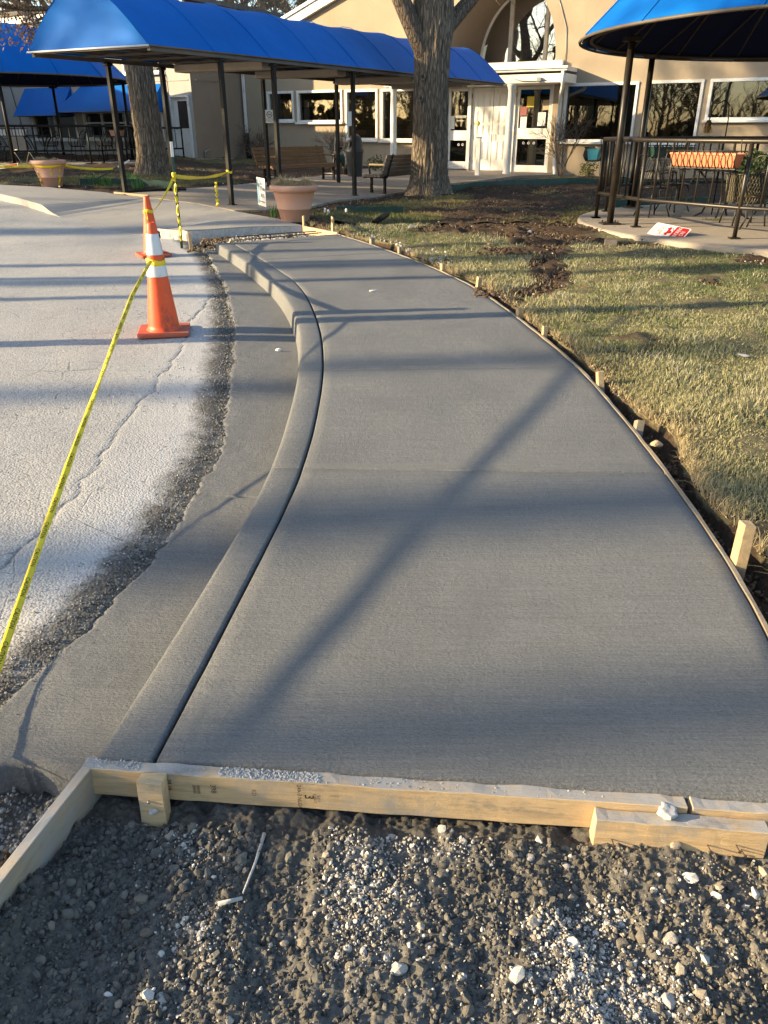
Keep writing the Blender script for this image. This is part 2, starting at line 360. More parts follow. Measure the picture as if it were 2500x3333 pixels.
M = dict(
    new=m_concrete_new(), old=m_concrete_old('old_concrete'), pad=m_concrete_old('patio_concrete', (.34, .29, .235)), agg=m_concrete_old('path_concrete', (.30, .25, .195)),
    asphalt=m_asphalt(), soil=m_soil('excavated_soil'), mound=m_soil('brown_soil', (.05, .03, .018), (.12, .075, .045), (.2, .14, .09)), turf=m_turf(),
    pine=m_wood('fresh_pine', (.57, .40, .215), (.33, .30, .255), greyf=(.50, .72)), pine_top=m_wood('cement_smeared_pine', (.42, .32, .20), (.33, .32, .305), greyf=(.34, .52)), aged=m_wood('weathered_board', (.36, .285, .19), (.30, .285, .26), greyf=(.4, .62)),
    stake=m_wood('muddy_stakes', (.46, .33, .18), (.17, .14, .10), greyf=(.44, .68)), strip=m_wood('form_strip', (.27, .215, .14), (.16, .16, .15), greyf=(.40, .6)), cedar=m_wood('bench_slats', (.23, .115, .045)), greyslat=m_wood('grey_bench_slats', (.17, .135, .10), (.2, .18, .155)),
    blue=m_fabric('blue_canvas', (.002, .125, .47)), stucco=m_stucco('tan_stucco', (.37, .295, .205)), brown=m_stucco('shaded_stucco', (.24, .19, .14)), greywall=m_stucco('grey_stucco', (.40, .375, .34)),  # brown: stucco darkened to carry the shade of niche and return wall
    white=plain('white_paint', (.76, .74, .69), .5, .05, 4, .15, 80, dirt=(.58, .54, .46), dscale=3), roofmat=plain('roof_shingles', (.12, .11, .10), .9, .3, 9, .5, 40),
    black=plain('black_steel', (.010, .009, .008), .55, .3, 8, .1, 90, spec=.22), bronze=plain('dark_bronze_steel', (.022, .017, .012), .40, .4, 6, .12, 120, spec=.45, metal=.1),
    frame=plain('tan_frame', (.105, .085, .06), .6, .2), box=plain('fixture_tan', (.42, .35, .26), .5, .12), steel=plain('grey_steel', (.3, .3, .29), .4, .2, metal=.6),
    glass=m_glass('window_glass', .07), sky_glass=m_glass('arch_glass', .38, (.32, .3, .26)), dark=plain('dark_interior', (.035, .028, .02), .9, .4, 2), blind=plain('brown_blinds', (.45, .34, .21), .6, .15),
    navy=plain('navy_shade', (.0015, .008, .055), .85, .15, 3), terra=plain('terracotta_plastic', (.60, .315, .205), .62, .06, 2.5, .12, 90, dirt=(.52, .34, .25), dscale=4), drygrass=m_colattr('dry_grass', trans=.15), grass=m_colattr('lawn_blades', trans=.25), stone=m_colattr('stones'),
    orange=plain('cone_orange', (.74, .085, .014), .5, .15, 6, .15, 50, dirt=(.22, .06, .035), dscale=13), reflect=plain('reflective_white', (.66, .67, .68), .35, .06, 9, dirt=(.48, .48, .47), dscale=14),
    tape=plain('yellow_tape', (.80, .60, .012), .4, .08, 20), ink=plain('black_ink', (.012, .011, .01), .6, .2), fadedink=plain('faded_ink', (.12, .085, .05), .8, .3),
    paper=plain('sign_white', (.74, .73, .7), .5, .04), dullred=plain('dull_red', (.30, .09, .08), .6, .1), red=plain('sign_red', (.50, .018, .022), .45, .08), paleblue=plain('print_blue', (.24, .42, .55), .5, .1), yellowpaper=plain('yellow_paper', (.62, .46, .04), .6, .05),
    bark=m_bark('bark'), twig=m_bark('twig_bark', (.15, .115, .085)), palebark=m_bark('pale_bark', (.23, .19, .145)), bin=plain('bin_grey', (.035, .041, .046), .5, .12, 5, .12, 90), green=plain('green_plastic', (.018, .065, .052), .5, .3, 5, .15, 60),
    leaf=m_colattr('leaves', .7, .3), teal=plain('teal_plastic', (.07, .33, .38), .5, .08), peach=plain('orange_plastic', (.62, .17, .07), .5, .08), cement=plain('cement_lump', (.42, .41, .39), .95, .2, 30, 1.0, 60), rust=plain('rusty_steel', (.05, .035, .025), .8, .4, 30, .4, 90),
)
# ================================================================== THE SETTING
TERR = link('terrain', grid_mesh('terrain', *np.meshgrid(np.linspace(-420, 420, 61), np.linspace(-420, 420, 61)), np.full((61, 61), -0.42)), M['mound'], kind='structure')

def in_poly(x, y, poly):
    x, y = np.asarray(x), np.asarray(y); r = np.zeros(x.shape, bool); n = len(poly)
    for i in range(n):
        (x0, y0), (x1, y1) = poly[i], poly[(i + 1) % n]
        c = ((y0 > y) != (y1 > y)); r ^= c & (x < (x1 - x0) * (y - y0) / ((y1 - y0) if y1 != y0 else 1e-9) + x0)
    return r
def d_line(x, y, pts):
    d = np.full(np.shape(x), 1e9)
    for (ax, ay), (bx, by) in zip(pts[:-1], pts[1:]):
        vx, vy = bx - ax, by - ay; t = np.clip(((x - ax) * vx + (y - ay) * vy) / (vx*vx + vy*vy), 0, 1)
        d = np.minimum(d, np.hypot(x - ax - t*vx, y - ay - t*vy))
    return d

# ---- the new walk: concrete panels between tooled joints, then kerb and gutter cast in the same lengths
JOINT_J = [1.508, 3.354, 4.89, 6.22, 7.74, 8.95, 10.19]
JOINT_R = [1.362, 3.30, 4.97, 6.38, 8.04, 9.45, 10.94]
WALK = empty('walkway', (0, 0, 0), kind='structure')
def uspace(n, g):                       # 0..1 with tight rows at both ends for the rounded joint edges
    return np.concatenate([[0, g*.45, g], np.linspace(g, 1 - g, n)[1:-1], [1 - g, 1 - g*.45, 1]])
def lip(n, d=.011): z = np.zeros(n); z[0] = z[-1] = -d; z[1] = z[-2] = -d*.28; return z
for i in range(6):
    L = JOINT_J[i+1] - JOINT_J[i]
    v = uspace(26, .013 / L); u = uspace(34, .008 / 1.65)
    U, V = np.meshgrid(u, v)
    yj, yr = JOINT_J[i] + (JOINT_J[i+1] - JOINT_J[i]) * V, JOINT_R[i] + (JOINT_R[i+1] - JOINT_R[i]) * V
    xj, xr = JX(yj) + .004, RX(yr)
    if i == 0: xr = np.where(V < .35, np.minimum(xr, 1.10 + .32 * V / .35 * .45), xr)
    X, Y = xj + (xr - xj) * U, yj + (yr - yj) * U
    Z = S(Y) + np.minimum(lip(len(u))[None, :], lip(len(v), .017)[:, None]) + .0022 * fbm(X*5, Y*5, 0, 3, 5)
    X = np.vstack([X[:1], X, X[-1:]]); Y = np.vstack([Y[:1], Y, Y[-1:]]); Z = np.vstack([Z[:1]*0 + Z[:1] - .10, Z, Z[-1:] - .10])
    o = link('slab_panel', grid_mesh('slab_panel', X, Y, Z), M['new'], WALK)
KERB = empty('kerb', (0, 0, 0), kind='structure')
def kerb_h(y): return .150 - .035 * sstep(y, 6, 10)
for i in range(6):
    y0, y1 = JOINT_J[i], JOINT_J[i+1]; v = uspace(22, .008 / (y1 - y0)); y = y0 + (y1 - y0) * v
    kx, jx = KX(y), JX(y) - .004; w = jx - kx; h = kerb_h(y); top = S(y) + .0015 * fbm(y*6, i*3.1, 0, 3, 8)
    jl = lip(len(v), .010)
    prof = [(-.020, -1.12), (-.013, -.6), (-.006, -.2), (-.003, -.10), (.005, -.035), (.018, -.006)]   # (outset from kx, part of the height)
    cols = [(kx + a, top + b * h) for a, b in prof] + [(kx + .05, top), (jx - .012, top), (jx - .004, top - .003), (jx, top - .016), (jx + .002, top - .10)]
    X = np.stack([c_[0] for c_ in cols], 1); Zz = np.stack([c_[1] for c_ in cols], 1) + jl[:, None]; Y = np.repeat(y[:, None], len(cols), 1)
    Y = Y + (KX(y + .01) - KX(y))[:, None] * 0
    # joints run square to the kerb: shear the end rows a little along y
    Y = Y - .35 * (X - jx[:, None]) * np.gradient(jx, y)[:, None]
    X = np.vstack([X[:1], X, X[-1:]]); Y = np.vstack([Y[:1], Y, Y[-1:]]); Zz = np.vstack([Zz[:1] - .12, Zz, Zz[-1:] - .12])
    link('kerb_segment', grid_mesh('kerb_segment', X, Y, Zz), M['new'], KERB)
GUT = empty('gutter', (0, 0, 0), kind='structure')
GJ = [1.63, 3.33, 4.82, 6.2, 7.7, 8.95, 10.45]
def gut_z(x, y):
    return S(y) - kerb_h(y) + .004 + .03 * np.clip((KX(y) - x) / .6, 0, 1)
for i in range(6):
    y0, y1 = GJ[i], GJ[i+1]; ny = int((y1 - y0) / .012) if i < 3 else int((y1 - y0) / .03)
    v = np.concatenate([[0, .003, .008], np.linspace(.012, 1 - .012, ny), [1 - .008, 1 - .003, 1]]); u = np.linspace(0, 1, 44) ** 1.0
    U, V = np.meshgrid(u, v); Y = y0 + (y1 - y0) * V
    if i == 0: Y = Y + .05 * (1 - V) ** 6 * (1 - U) * 0 - .02 * (1 - V) ** 8 * np.sin(U * 9)
    inner = KX(Y) - .015; rag = .022 * fbm(Y*3.5, 0.3, 0, 4, 21, .6) + .010 * fbm(Y*26, 1.7, 0, 4, 22, .7)
    outer = GX(Y) + rag; X = inner + (outer - inner) * U
    edge = sstep(U, .93, 1.0)
    Z = gut_z(X, Y) - .022 * edge + .0018 * fbm(X*9, Y*9, 0, 4, 23) * (0.3 + U) + .003 * np.clip(fbm(X*4, Y*3, 0, 3, 29), 0, 1) * U
    jl = np.zeros(len(v)); jl[[0, -1]] = -.012; jl[[1, -2]] = -.004; Z = Z + jl[:, None]
    X = np.vstack([X[:1], X]); Y = np.vstack([Y[:1], Y]); Z = np.vstack([Z[:1] - .12, Z])
    if i == 0: Y[1] -= .012; Z[0] += .02 * fbm(X[0]*40, 2.2, 0, 3, 4); Y[0] -= .02 * np.abs(fbm(X[0]*50, 9.1, 0, 3, 6))
    link('gutter_panel', grid_mesh('gutter_panel', X, Y, Z), M['new'], GUT)

# ---- road
CRACK = [(-3.3, 1.1), (-1.95, 2.15), (-1.53, 2.66), (-1.46, 3.0), (-1.50, 4.17), (-1.55, 5.83), (-1.66, 6.55), (-1.72, 8.4)]
def road(name, xs, ys, mask=None):
    X, Y = np.meshgrid(xs, ys)
    e_ = GX(np.clip(Y, 1.66, 11.5)) - X
    Z = T(X, Y) - .128 - .008 * sstep(-e_, -.1, .0) - .06 * sstep(-e_, .03, .14) + .025 * np.clip(e_ / 3, 0, 1) + .004 * fbm(X*2, Y*2, 0, 3, 31)
    Z = Z + .35 * np.clip(X + 40, -200, 0) * 0
    ck = d_line(X + .03 * fbm(X*6, Y*6, 0, 3, 33), Y, CRACK); ck = np.minimum(ck, d_line(X, Y, [(-9, 6.2), (-4.2, 7.0), (-2.6, 7.1), (-1.7, 7.4)]) * 1.6)
    Z = Z - .005 * np.exp(-(ck / .010) ** 2)
    return grid_mesh(name, X, Y, Z, True, None if mask is None else mask(X, Y), edge=e_.ravel(), crack=ck.ravel())
ROAD = empty('road', kind='structure')
def rmask(X, Y):
    xc = (X[:-1, :-1] + X[1:, 1:]) / 2; yc = (Y[:-1, :-1] + Y[1:, 1:]) / 2
    return ((yc > 1.70) | (xc < -1.9)) & (xc < KX(np.clip(yc, 1.5, 10.6)) - .10)
xs = np.concatenate([np.linspace(-60, -6.2, 40), np.linspace(-6, -.5, 330)]); ys = np.concatenate([np.linspace(-40, 1.5, 25), np.linspace(1.7, 13, 420), np.linspace(13.2, 60, 80)])
link('road_surface', road('road_surface', xs, ys, rmask), M['asphalt'], ROAD)

# ---- the older concrete: plaza apron with kerb, and the path under the awning
PLAZA = [(-2.51, 11.33), (-2.2, 11.50), (-1.88, 11.66), (-1.5, 11.76), (-1.17, 11.82), (-1.40, 12.2), (-1.66, 12.65), (-2.43, 13.42), (-3.22, 14.2), (-3.86, 14.67), (-4.92, 15.2), (-5.16, 15.46), (-6.43, 15.95), (-7.4, 16.05), (-13, 18.6), (-13.4, 17.6), (-10, 16.2), (-6.9, 14.55), (-5.4, 13.15), (-4.4, 12.2), (-3.5, 11.62), (-3.1, 11.42), (-2.75, 11.28)]
PATH = [(-2.43, 13.45), (-1.7, 14.0), (-1.27, 14.75), (-.91, 16.1), (-.19, 17.35), (.40, 18.9), (1.49, 21.3), (2.97, 23.05), (3.9, 24.2), (5.6, 24.6), (5.2, 25.6), (3.4, 26.8), (.2, 28.3), (-.9, 26), (-.81, 23.9), (-1.6, 23.15), (-2.5, 21.2), (-2.98, 19.4), (-3.64, 17.8), (-4.08, 17.0), (-4.86, 15.25), (-3.86, 14.71), (-3.22, 14.24)]
def slab(name, poly, mat, top, thick, jit=.0, parent=None):
    pts = []
    for i, p in enumerate(poly):
        q = poly[(i + 1) % len(poly)]; n = max(1, int(math.dist(p, q) / .12)) if jit else max(1, int(math.dist(p, q) / .5))
        for k in range(n):
            t = k / n; pts.append((p[0] + (q[0]-p[0])*t, p[1] + (q[1]-p[1])*t))
    P = np.array(pts); P += jit * np.stack([fbm(P[:, 0]*9, P[:, 1]*9, 0, 3, 3), fbm(P[:, 0]*9, P[:, 1]*9, 5, 3, 4)], 1)
    n = len(P); zt = top(P[:, 0], P[:, 1])
    V = [(P[i, 0], P[i, 1], zt[i]) for i in range(n)] + [(P[i, 0], P[i, 1], zt[i] - thick) for i in range(n)]
    me = bpy.data.meshes.new(name); me.from_pydata(V, [], [tuple(range(n))] + [(i, n + i, n + (i+1) % n, (i+1) % n) for i in range(n)]); me.update()
    import bmesh
    bm = bmesh.new(); bm.from_mesh(me); bmesh.ops.triangulate(bm, faces=[f for f in bm.faces if len(f.verts) > 4]); bmesh.ops.recalc_face_normals(bm, faces=bm.faces); bm.to_mesh(me); bm.free()
    return link(name, me, mat, parent, **({} if parent else dict(kind='structure')))
def apron_top(x, y):                      # flush with the road where the ramp drops, full height elsewhere
    d = d_line(x, y, [(-5.0, 12.78), (-4.4, 12.2), (-3.6, 11.66)])
    return T(x, y) - .115 * (1 - sstep(d, .05, .75)) + .003 * fbm(np.asarray(x)*2, np.asarray(y)*2, 0, 2, 9)
APRON = slab('pavement', PLAZA, M['old'], apron_top, .30, .012)
PATHO = slab('path', PATH, M['agg'], lambda x, y: T(x, y) + .006 + .05 * sstep(y, 22, 25), .2, .02)
# the broken end of the old slab: rough pale fracture face
BE = [(-3.25, 11.52), (-2.95, 11.36), (-2.72, 11.255), (-2.50, 11.30), (-2.2, 11.47), (-1.88, 11.63), (-1.5, 11.73), (-1.19, 11.80)]
tt = np.linspace(0, len(BE) - 1, 150); bx_ = np.interp(tt, range(len(BE)), [p[0] for p in BE]); by_ = np.interp(tt, range(len(BE)), [p[1] for p in BE]); zz_ = np.linspace(0, 1, 14)
TB, ZB = np.meshgrid(np.arange(150), zz_); px_, py_ = bx_[TB], by_[TB]; bump_ = .018 * fbm(px_*16, ZB*3 + py_*9, 0, 4, 91) * np.sin(np.pi*np.clip(ZB*.9 + .1, 0, 1))
link('broken_edge', grid_mesh('broken_edge', px_ + .2*bump_, py_ - .018 - .03*np.sin(np.pi*.5*(1-ZB)) - bump_, T(px_, py_) - .26 + .255*ZB), M['cement'], APRON)
# ---- garden ground round the path and the building
def hill(X, Y): return .05 * np.clip(fbm(X*.9, Y*.9, 0, 4, 41), -.2, 1)
xs = np.concatenate([np.arange(-16, -7, .12), np.arange(-7, 6, .06), np.arange(6, 16, .15)]); ys = np.concatenate([np.arange(10.9, 20, .06), np.arange(20, 30, .12), np.arange(30, 42, .5)])
X, Y = np.meshgrid(xs, ys)
inside = in_poly(X, Y, PLAZA) | in_poly(X, Y, PATH)
near = np.minimum(d_line(X, Y, PLAZA + PLAZA[:1]), d_line(X, Y, PATH + PATH[:1]))
roadz = (X < -2.6) & (Y < 11.2 + np.clip(-X - 3.0, 0, 99) * .92) & ~inside
Z = T(X, Y) - .03 + np.where(inside, -.27, sstep(near, 0, .5) * (hill(X, Y) + .035 * fbm(X*3.5, Y*3.5, 0, 5, 43, .6) + .02)) + .004*fbm(X*14, Y*14, 0, 2, 46)
Z = np.where(roadz, T(X, Y) - .45, Z)
Z = np.where((X < -2.25) & (Y < 11.4) & ~inside, T(X, Y) - .45, Z)
gap = (X > -2.5) & (X < RX(np.clip(Y, 1.4, 12)) ) & (Y < 11.9) & ~inside
Z = np.where(gap, S(Y) - .115 + .02 * fbm(X*7, Y*7, 0, 4, 44), Z)
lawn_over = (X > RX(Y) - .02) & (Y < 12.02)
TREES_XY = [(.98, 17.9), (-5.46, 19.9)]
soil = .74 + .30 * fbm(X*.8, Y*.8, 0, 4, 45)
for tx, ty, w_ in ((-5.2, 18.9, .75), (-6.8, 17.4, .45), (-3.0, 18.2, .3), (.5, 15.8, .45), (-.2, 13.2, .55), (-5.5, 28, .6), (-2.5, 27, .5), (3.3, 19.8, .25), (2.6, 12.6, .4)): soil = soil - w_ * np.exp(-((X-tx)**2 / 1.8 + (Y-ty)**2 / 1.2))
soil = np.where(near < .45, soil + .25, soil); soil = np.where((X > -7.5) & (X < -2.6) & (Y < 17.3) & (Y > 14), soil + .5 * (1 - sstep(d_line(X, Y, [(-7.5, 16.3), (-5.0, 15.6), (-4.2, 16.8), (-3.2, 18.6)]), .5, 1.1)), soil)
soil = np.where(gap, .9, soil)
def gmask():
    c = lambda A: A[:-1, :-1] & A[1:, 1:] & A[1:, :-1] & A[:-1, 1:]
    return ~(c(lawn_over) | c(roadz))
link('garden_ground', grid_mesh('garden_ground', X, Y, Z, True, gmask(), soil=soil.ravel()), M['turf'], kind='structure')
GARDEN = (X, Y, Z, soil, inside | roadz | gap | lawn_over)

# ---- lawn right of the walk, with the trench along the form strip
dcol = np.concatenate([np.arange(0.012, .42, .013), np.arange(.42, 3, .032), np.arange(3, 11, .10)]); ys = np.concatenate([np.arange(.3, 5, .018), np.arange(5, 12.06, .032)])
Dg, Y = np.meshgrid(dcol, ys); X = RX(np.clip(Y, 1.36, 12)) + np.where(Y < 1.36, .10, 0) + .028 + Dg
LAWN_E = lambda y: .058 + .045 * fbm(np.asarray(y)*2.1, .4, 0, 4, 51, .6) + .10 * np.exp(-((np.asarray(y)-3.72)/.25)**2) + .13*np.exp(-((np.asarray(y)-2.25)/.38)**2) + .05*np.exp(-((np.asarray(y)-6.6)/.3)**2) + .25*np.exp(-((np.asarray(y)-10)/.6)**2)
edge = LAWN_E(Y); s_ = sstep(Dg, edge - .012, edge + .03)
SOILLINE = [(1.4, 17), (1.9, 13), (2.15, 11), (2.0, 9.6), (1.72, 8.6), (1.66, 7.6), (1.3, 7.15)]
def lawn_soil(x, y):
    a = np.exp(-(d_line(x, y, SOILLINE) / (.30 + .35 * sstep(y, 8, 12))) ** 2) * .85 + .62 * sstep(y, 9.4, 11.6) * (1 - .5 * sstep(x, 2.4, 3.2)) * (.55 + .9 * np.clip(fbm(np.asarray(x)*.9, np.asarray(y)*.9, 0, 3, 57) + .35, 0, 1)) + .75 * np.exp(-(d_line(x, y, [(2.55, 10.3), (3.2, 9.75)]) / .22) ** 2) + .3 * np.exp(-(d_line(x, y, [(3.9, 8.7), (5.2, 8.0)]) / .15) ** 2)
    return a + .16 * fbm(x*1.7, y*1.7, 0, 4, 52) - .08 + .55 * sstep(fbm(np.asarray(x)*1.25 + 7, np.asarray(y)*1.25, 0, 4, 59), .42, .75)
so = lawn_soil(X, Y); so = np.maximum(so, 1 - s_)
rough_ = sstep(so, .3, .7)
Z = T(X, Y) + s_ * (.010 + .016 * fbm(X*1.6, Y*1.6, 0, 4, 53) + .012*fbm(X*8, Y*8, 0, 3, 54) + rough_ * .035 * fbm(X*4.5, Y*4.5, 0, 5, 55, .65)) - (1 - s_) * (.075 + .035 * fbm(X*11, Y*11, 0, 4, 56)) + .01*sstep(Dg, .1, 2)
link('lawn', grid_mesh('lawn', X, Y, Z, True, None, soil=so.ravel()), M['turf'], kind='structure')
def lawn_z(x, y): return T(x, y) + .012 + .016 * fbm(np.asarray(x)*1.6, np.asarray(y)*1.6, 0, 4, 53)

# ---- grass: one object of single blades
def blades(x, y, z, h, w, lean, tint):
    n = len(x); a = RNG.uniform(0, 2*np.pi, n); b = RNG.uniform(0, 2*np.pi, n)
    cx, cy = np.cos(a) * w / 2, np.sin(a) * w / 2; lx, ly = np.cos(b) * lean * h, np.sin(b) * lean * h
    hz = h * np.sqrt(np.clip(1 - lean**2, .08, 1))
    P0 = np.stack([x - cx, y - cy, z - .008], 1); P1 = np.stack([x + cx, y + cy, z - .008], 1)
    m = np.stack([x + lx*.42, y + ly*.42, z + hz*.62], 1); hw = np.stack([cx*.8, cy*.8, 0*cx], 1)
    tip = np.stack([x + lx, y + ly, z + hz * (1 - .35*lean)], 1)
    V = np.stack([P0, P1, m - hw, m + hw, tip], 1).reshape(-1, 3)
    i = np.arange(n)[:, None] * 5
    F = np.concatenate([i + [[0, 1, 3]], i + [[0, 3, 2]], i + [[2, 3, 4]]], 0)
    me = fast_mesh('grass', V, F, False); c = np.concatenate([tint, np.ones((n, 1))], 1); set_attr(me, 'tint', np.repeat(c, 5, 0), 'FLOAT_COLOR'); return me
def lawn_points(n, y0, y1, xmax):
    y = RNG.uniform(y0, y1, n); x = RX(np.clip(y, 1.36, 12)) + .03 + RNG.uniform(0, 1, n) ** 1.0 * xmax
    d = x - RX(np.clip(y, 1.36, 12)) - .03
    keep = (d > LAWN_E(y) - .01) & (RNG.uniform(0, 1, n) > sstep(lawn_soil(x, y), .28, .62) * .97) & (np.hypot(x - 6.5, y - 11.8) > 3.68) & (x < 2.5 + .50*y)
    return x[keep], y[keep], d[keep]
parts = [lawn_points(n, a, b, xm) for n, a, b, xm in ((26000, .5, 2.6, 1.2), (70000, 2.4, 4.2, 2.3), (75000, 4.2, 6.5, 3.4), (75000, 6.5, 9.2, 5), (34000, 9.2, 12, 5.5))]
x, y, d = [np.concatenate([p[i] for p in parts]) for i in range(3)]
n = len(x); g1 = fbm(x*.75, y*.75, 0, 4, 61) + .3 * fbm(x*5, y*5, 0, 3, 62); g2 = fbm(x*2.2, y*2.2, 3, 4, 63)
green = np.array([.15, .185, .07]); straw = np.array([.42, .385, .21]); pale = np.array([.52, .48, .35]); dk = np.array([.08, .12, .04])
k = np.clip(.48 + .9 * g1 + RNG.normal(0, .22, n), 0, 1)[:, None]
tint = straw * (1 - k) + green * k; q = (RNG.uniform(0, 1, n) < np.clip(.12 + .35 * g2, 0, .6))[:, None]; tint = np.where(q, pale * RNG.uniform(.7, 1.05, (n, 1)), tint)
q = (RNG.uniform(0, 1, n) < .10)[:, None]; tint = np.where(q, dk, tint)
rim = np.exp(-(d - LAWN_E(y)) / .10)[:, None]; tint = tint * (1 - .6*rim) + np.array([.45, .33, .19]) * .6 * rim
tint = np.clip(tint * RNG.uniform(.65, 1.2, (n, 1)), 0, .75)
h = RNG.uniform(.022, .058, n) * (1 + .7 * g2) * (1 + .75*rim[:, 0]); w = RNG.uniform(.0022, .0042, n) * (1 + .11 * np.clip(y - 2.5, 0, 9)); lean = np.clip(RNG.uniform(.35, 1.0, n), 0, .97)
lawn_zz = lawn_z(x, y)
link('grass', blades(x, y, lawn_zz, h, w, lean, tint), M['grass'], kind='stuff')
# thin grass and dead stems on the garden ground
Xg, Yg, Zg, sg, bad = GARDEN
ok = (~bad) & (sg < .50); ii = np.argwhere(ok); pick = ii[RNG.integers(0, len(ii), 42000)]; n = len(pick)
x = Xg[pick[:, 0], pick[:, 1]] + RNG.uniform(-.06, .06, n); y = Yg[pick[:, 0], pick[:, 1]] + RNG.uniform(-.05, .05, n); z = Zg[pick[:, 0], pick[:, 1]]
k = np.clip(.45 + .5*fbm(x, y, 0, 3, 66) + RNG.normal(0, .2, n), 0, 1)[:, None]; tint = (np.array([.32, .25, .11]) * (1-k) + np.array([.085, .125, .035]) * k) * RNG.uniform(.6, 1.2, (n, 1))
link('garden_grass', blades(x, y, z, RNG.uniform(.03, .08, n), RNG.uniform(.006, .011, n), RNG.uniform(.3, .95, n), tint), M['grass'], kind='stuff')

# ---- excavated bed in the foreground
def bed_z(x, y):
    x, y = np.asarray(x, float), np.asarray(y, float)
    z = -.112 + .010 * fbm(x*2.2, y*2.2, 0, 3, 71) + .018 * np.exp(-((y - 1.33) / .06) ** 2) * sstep(x, -.42, -.2)
    z = z - .012 * np.exp(-(((x + .52) / .16) ** 2 + ((y - 1.36) / .10) ** 2))
    bx = -.785 - .235 * (1.5 - y)                                        # the left board
    left = sstep(bx - x, -.005, .02)
    z = z + .05 * np.exp(-((x - bx - .05) / .06) ** 2) * sstep(1.32 - y, 0, .15) * (1 - left)
    z = np.where(left > .5, -.20 - .05 * sstep(bx - x, .02, .18) + .05 * sstep(1.45 - y, 0, .4) + .03 * fbm(x*5, y*5, 0, 4, 77), z)
    r = 1 - .0 * x
    rut = .014 * sstep(fbm(x*7 + .5*y, y*2.0, 0, 3, 72), -.1, .5) + .010 * np.abs(fbm(x*16, y*16, 0, 3, 73)) + .006 * (1 - np.abs(fbm(x*34, y*34, 0, 3, 74))) + .0042 * fbm(x*70, y*70, 0, 3, 75) + .0022 * fbm(x*190, y*190, 0, 2, 79)
    return z + rut - .012
CL = [(-.07, 1.30, .05, 1), (-.05, 1.22, .05, 1.6), (-.06, 1.15, .04, 1), (.03, 1.17, .07, .7), (.03, 1.32, .05, .6), (.17, 1.33, .045, 1), (-.04, 1.06, .05, .5), (.39, 1.12, .035, 1.3), (.41, 1.05, .04, 1.6), (.41, .99, .06, 2.6), (.47, .96, .06, 2.2), (.44, .92, .08, 1.6), (.55, .97, .05, 1.2), (.50, 1.14, .03, .8), (-.50, 1.35, .05, .45), (-.46, 1.30, .05, .5), (-.40, 1.12, .05, .8), (-.36, 1.05, .04, .5), (-.45, .94, .09, .5), (.65, 1.08, .10, .5), (.78, 1.2, .10, .5), (.30, 1.08, .09, .6), (-.1, .95, .2, .5), (.2, .96, .15, .5)]
xs = np.concatenate([np.linspace(-2.4, -1.16, 24), np.arange(-1.15, 1.16, .0045), np.linspace(1.17, 2.4, 24)]); ys = np.concatenate([np.linspace(-3, .80, 26), np.arange(.81, 1.75, .0045)])
X, Y = np.meshgrid(xs, ys); Z = bed_z(X, Y)
pale_ = np.clip(sum(c_[3] * .42 * np.exp(-(((X - c_[0]) / (c_[2]*1.25))**2 + ((Y - c_[1]) / c_[2])**2)) for c_ in CL), 0, 1)
BED = link('soil_bed', grid_mesh('soil_bed', X, Y, Z, True, None, pale=pale_.ravel()), M['soil'], kind='structure')

def rock_base(seed, sub=2, ang=.5):
    import bmesh
    bm = bmesh.new(); bmesh.ops.create_icosphere(bm, subdivisions=sub, radius=1); V = np.array([v.co[:] for v in bm.verts]); F = np.array([[v.index for v in f.verts] for f in bm.faces]); bm.free()
    rs = np.random.default_rng(seed)
    for _ in range(int(9 * ang) + 3):                                  # chop flat facets
        nrm = rs.normal(size=3); nrm /= np.linalg.norm(nrm); lim = rs.uniform(.5, .85); dd = V @ nrm; V = V - np.clip(dd - lim, 0, None)[:, None] * nrm
    V *= np.array([1, rs.uniform(.65, 1), rs.uniform(.5, .8)]); V *= 1 + .10 * vnoise(V[:, 0]*3, V[:, 1]*3, V[:, 2]*3, seed)[:, None]
    return V, F
BASES = [rock_base(100 + i, 1 if i % 2 else 2, .3 + .1*i) for i in range(10)]
BLO = [rock_base(200 + i, 1, .5) for i in range(8)]
def rotm(n):
    q = RNG.normal(size=(n, 4)); q /= np.linalg.norm(q, axis=1)[:, None]; w_, a, b, c_ = q.T
    return np.stack([1-2*(b*b+c_*c_), 2*(a*b-c_*w_), 2*(a*c_+b*w_), 2*(a*b+c_*w_), 1-2*(a*a+c_*c_), 2*(b*c_-a*w_), 2*(a*c_-b*w_), 2*(b*c_+a*w_), 1-2*(a*a+b*b)], 1).reshape(n, 3, 3)
def rocks_mesh(name, pos, size, tint, bases=None):
    bases = bases or BLO; Vs, Fs, Cs, off = [], [], [], 0; wh = RNG.integers(0, len(bases), len(pos)); Rm = rotm(len(pos))
    for b, (V, F) in enumerate(bases):
        s_ = np.where(wh == b)[0]
        if not len(s_): continue
        P = np.einsum('nij,vj->nvi', Rm[s_], V) * size[s_, None, None] + pos[s_, None, :]
        Vs.append(P.reshape(-1, 3)); Fs.append((F[None] + (np.arange(len(s_)) * len(V))[:, None, None] + off).reshape(-1, 3)); Cs.append(np.repeat(tint[s_], len(V), 0)); off += P.shape[0] * P.shape[1]
    me = fast_mesh(name, np.concatenate(Vs), np.concatenate(Fs), False); c = np.concatenate(Cs); set_attr(me, 'tint', np.concatenate([c, np.ones((len(c), 1))], 1), 'FLOAT_COLOR'); return me
def cluster(n):
    w_ = np.array([c_[3] for c_ in CL]); j = RNG.choice(len(CL), n, p=w_/w_.sum()); C = np.array(CL)[j]
    return C[:, 0] + RNG.normal(0, 1, n) * C[:, 2], C[:, 1] + RNG.normal(0, 1, n) * C[:, 2] * .8
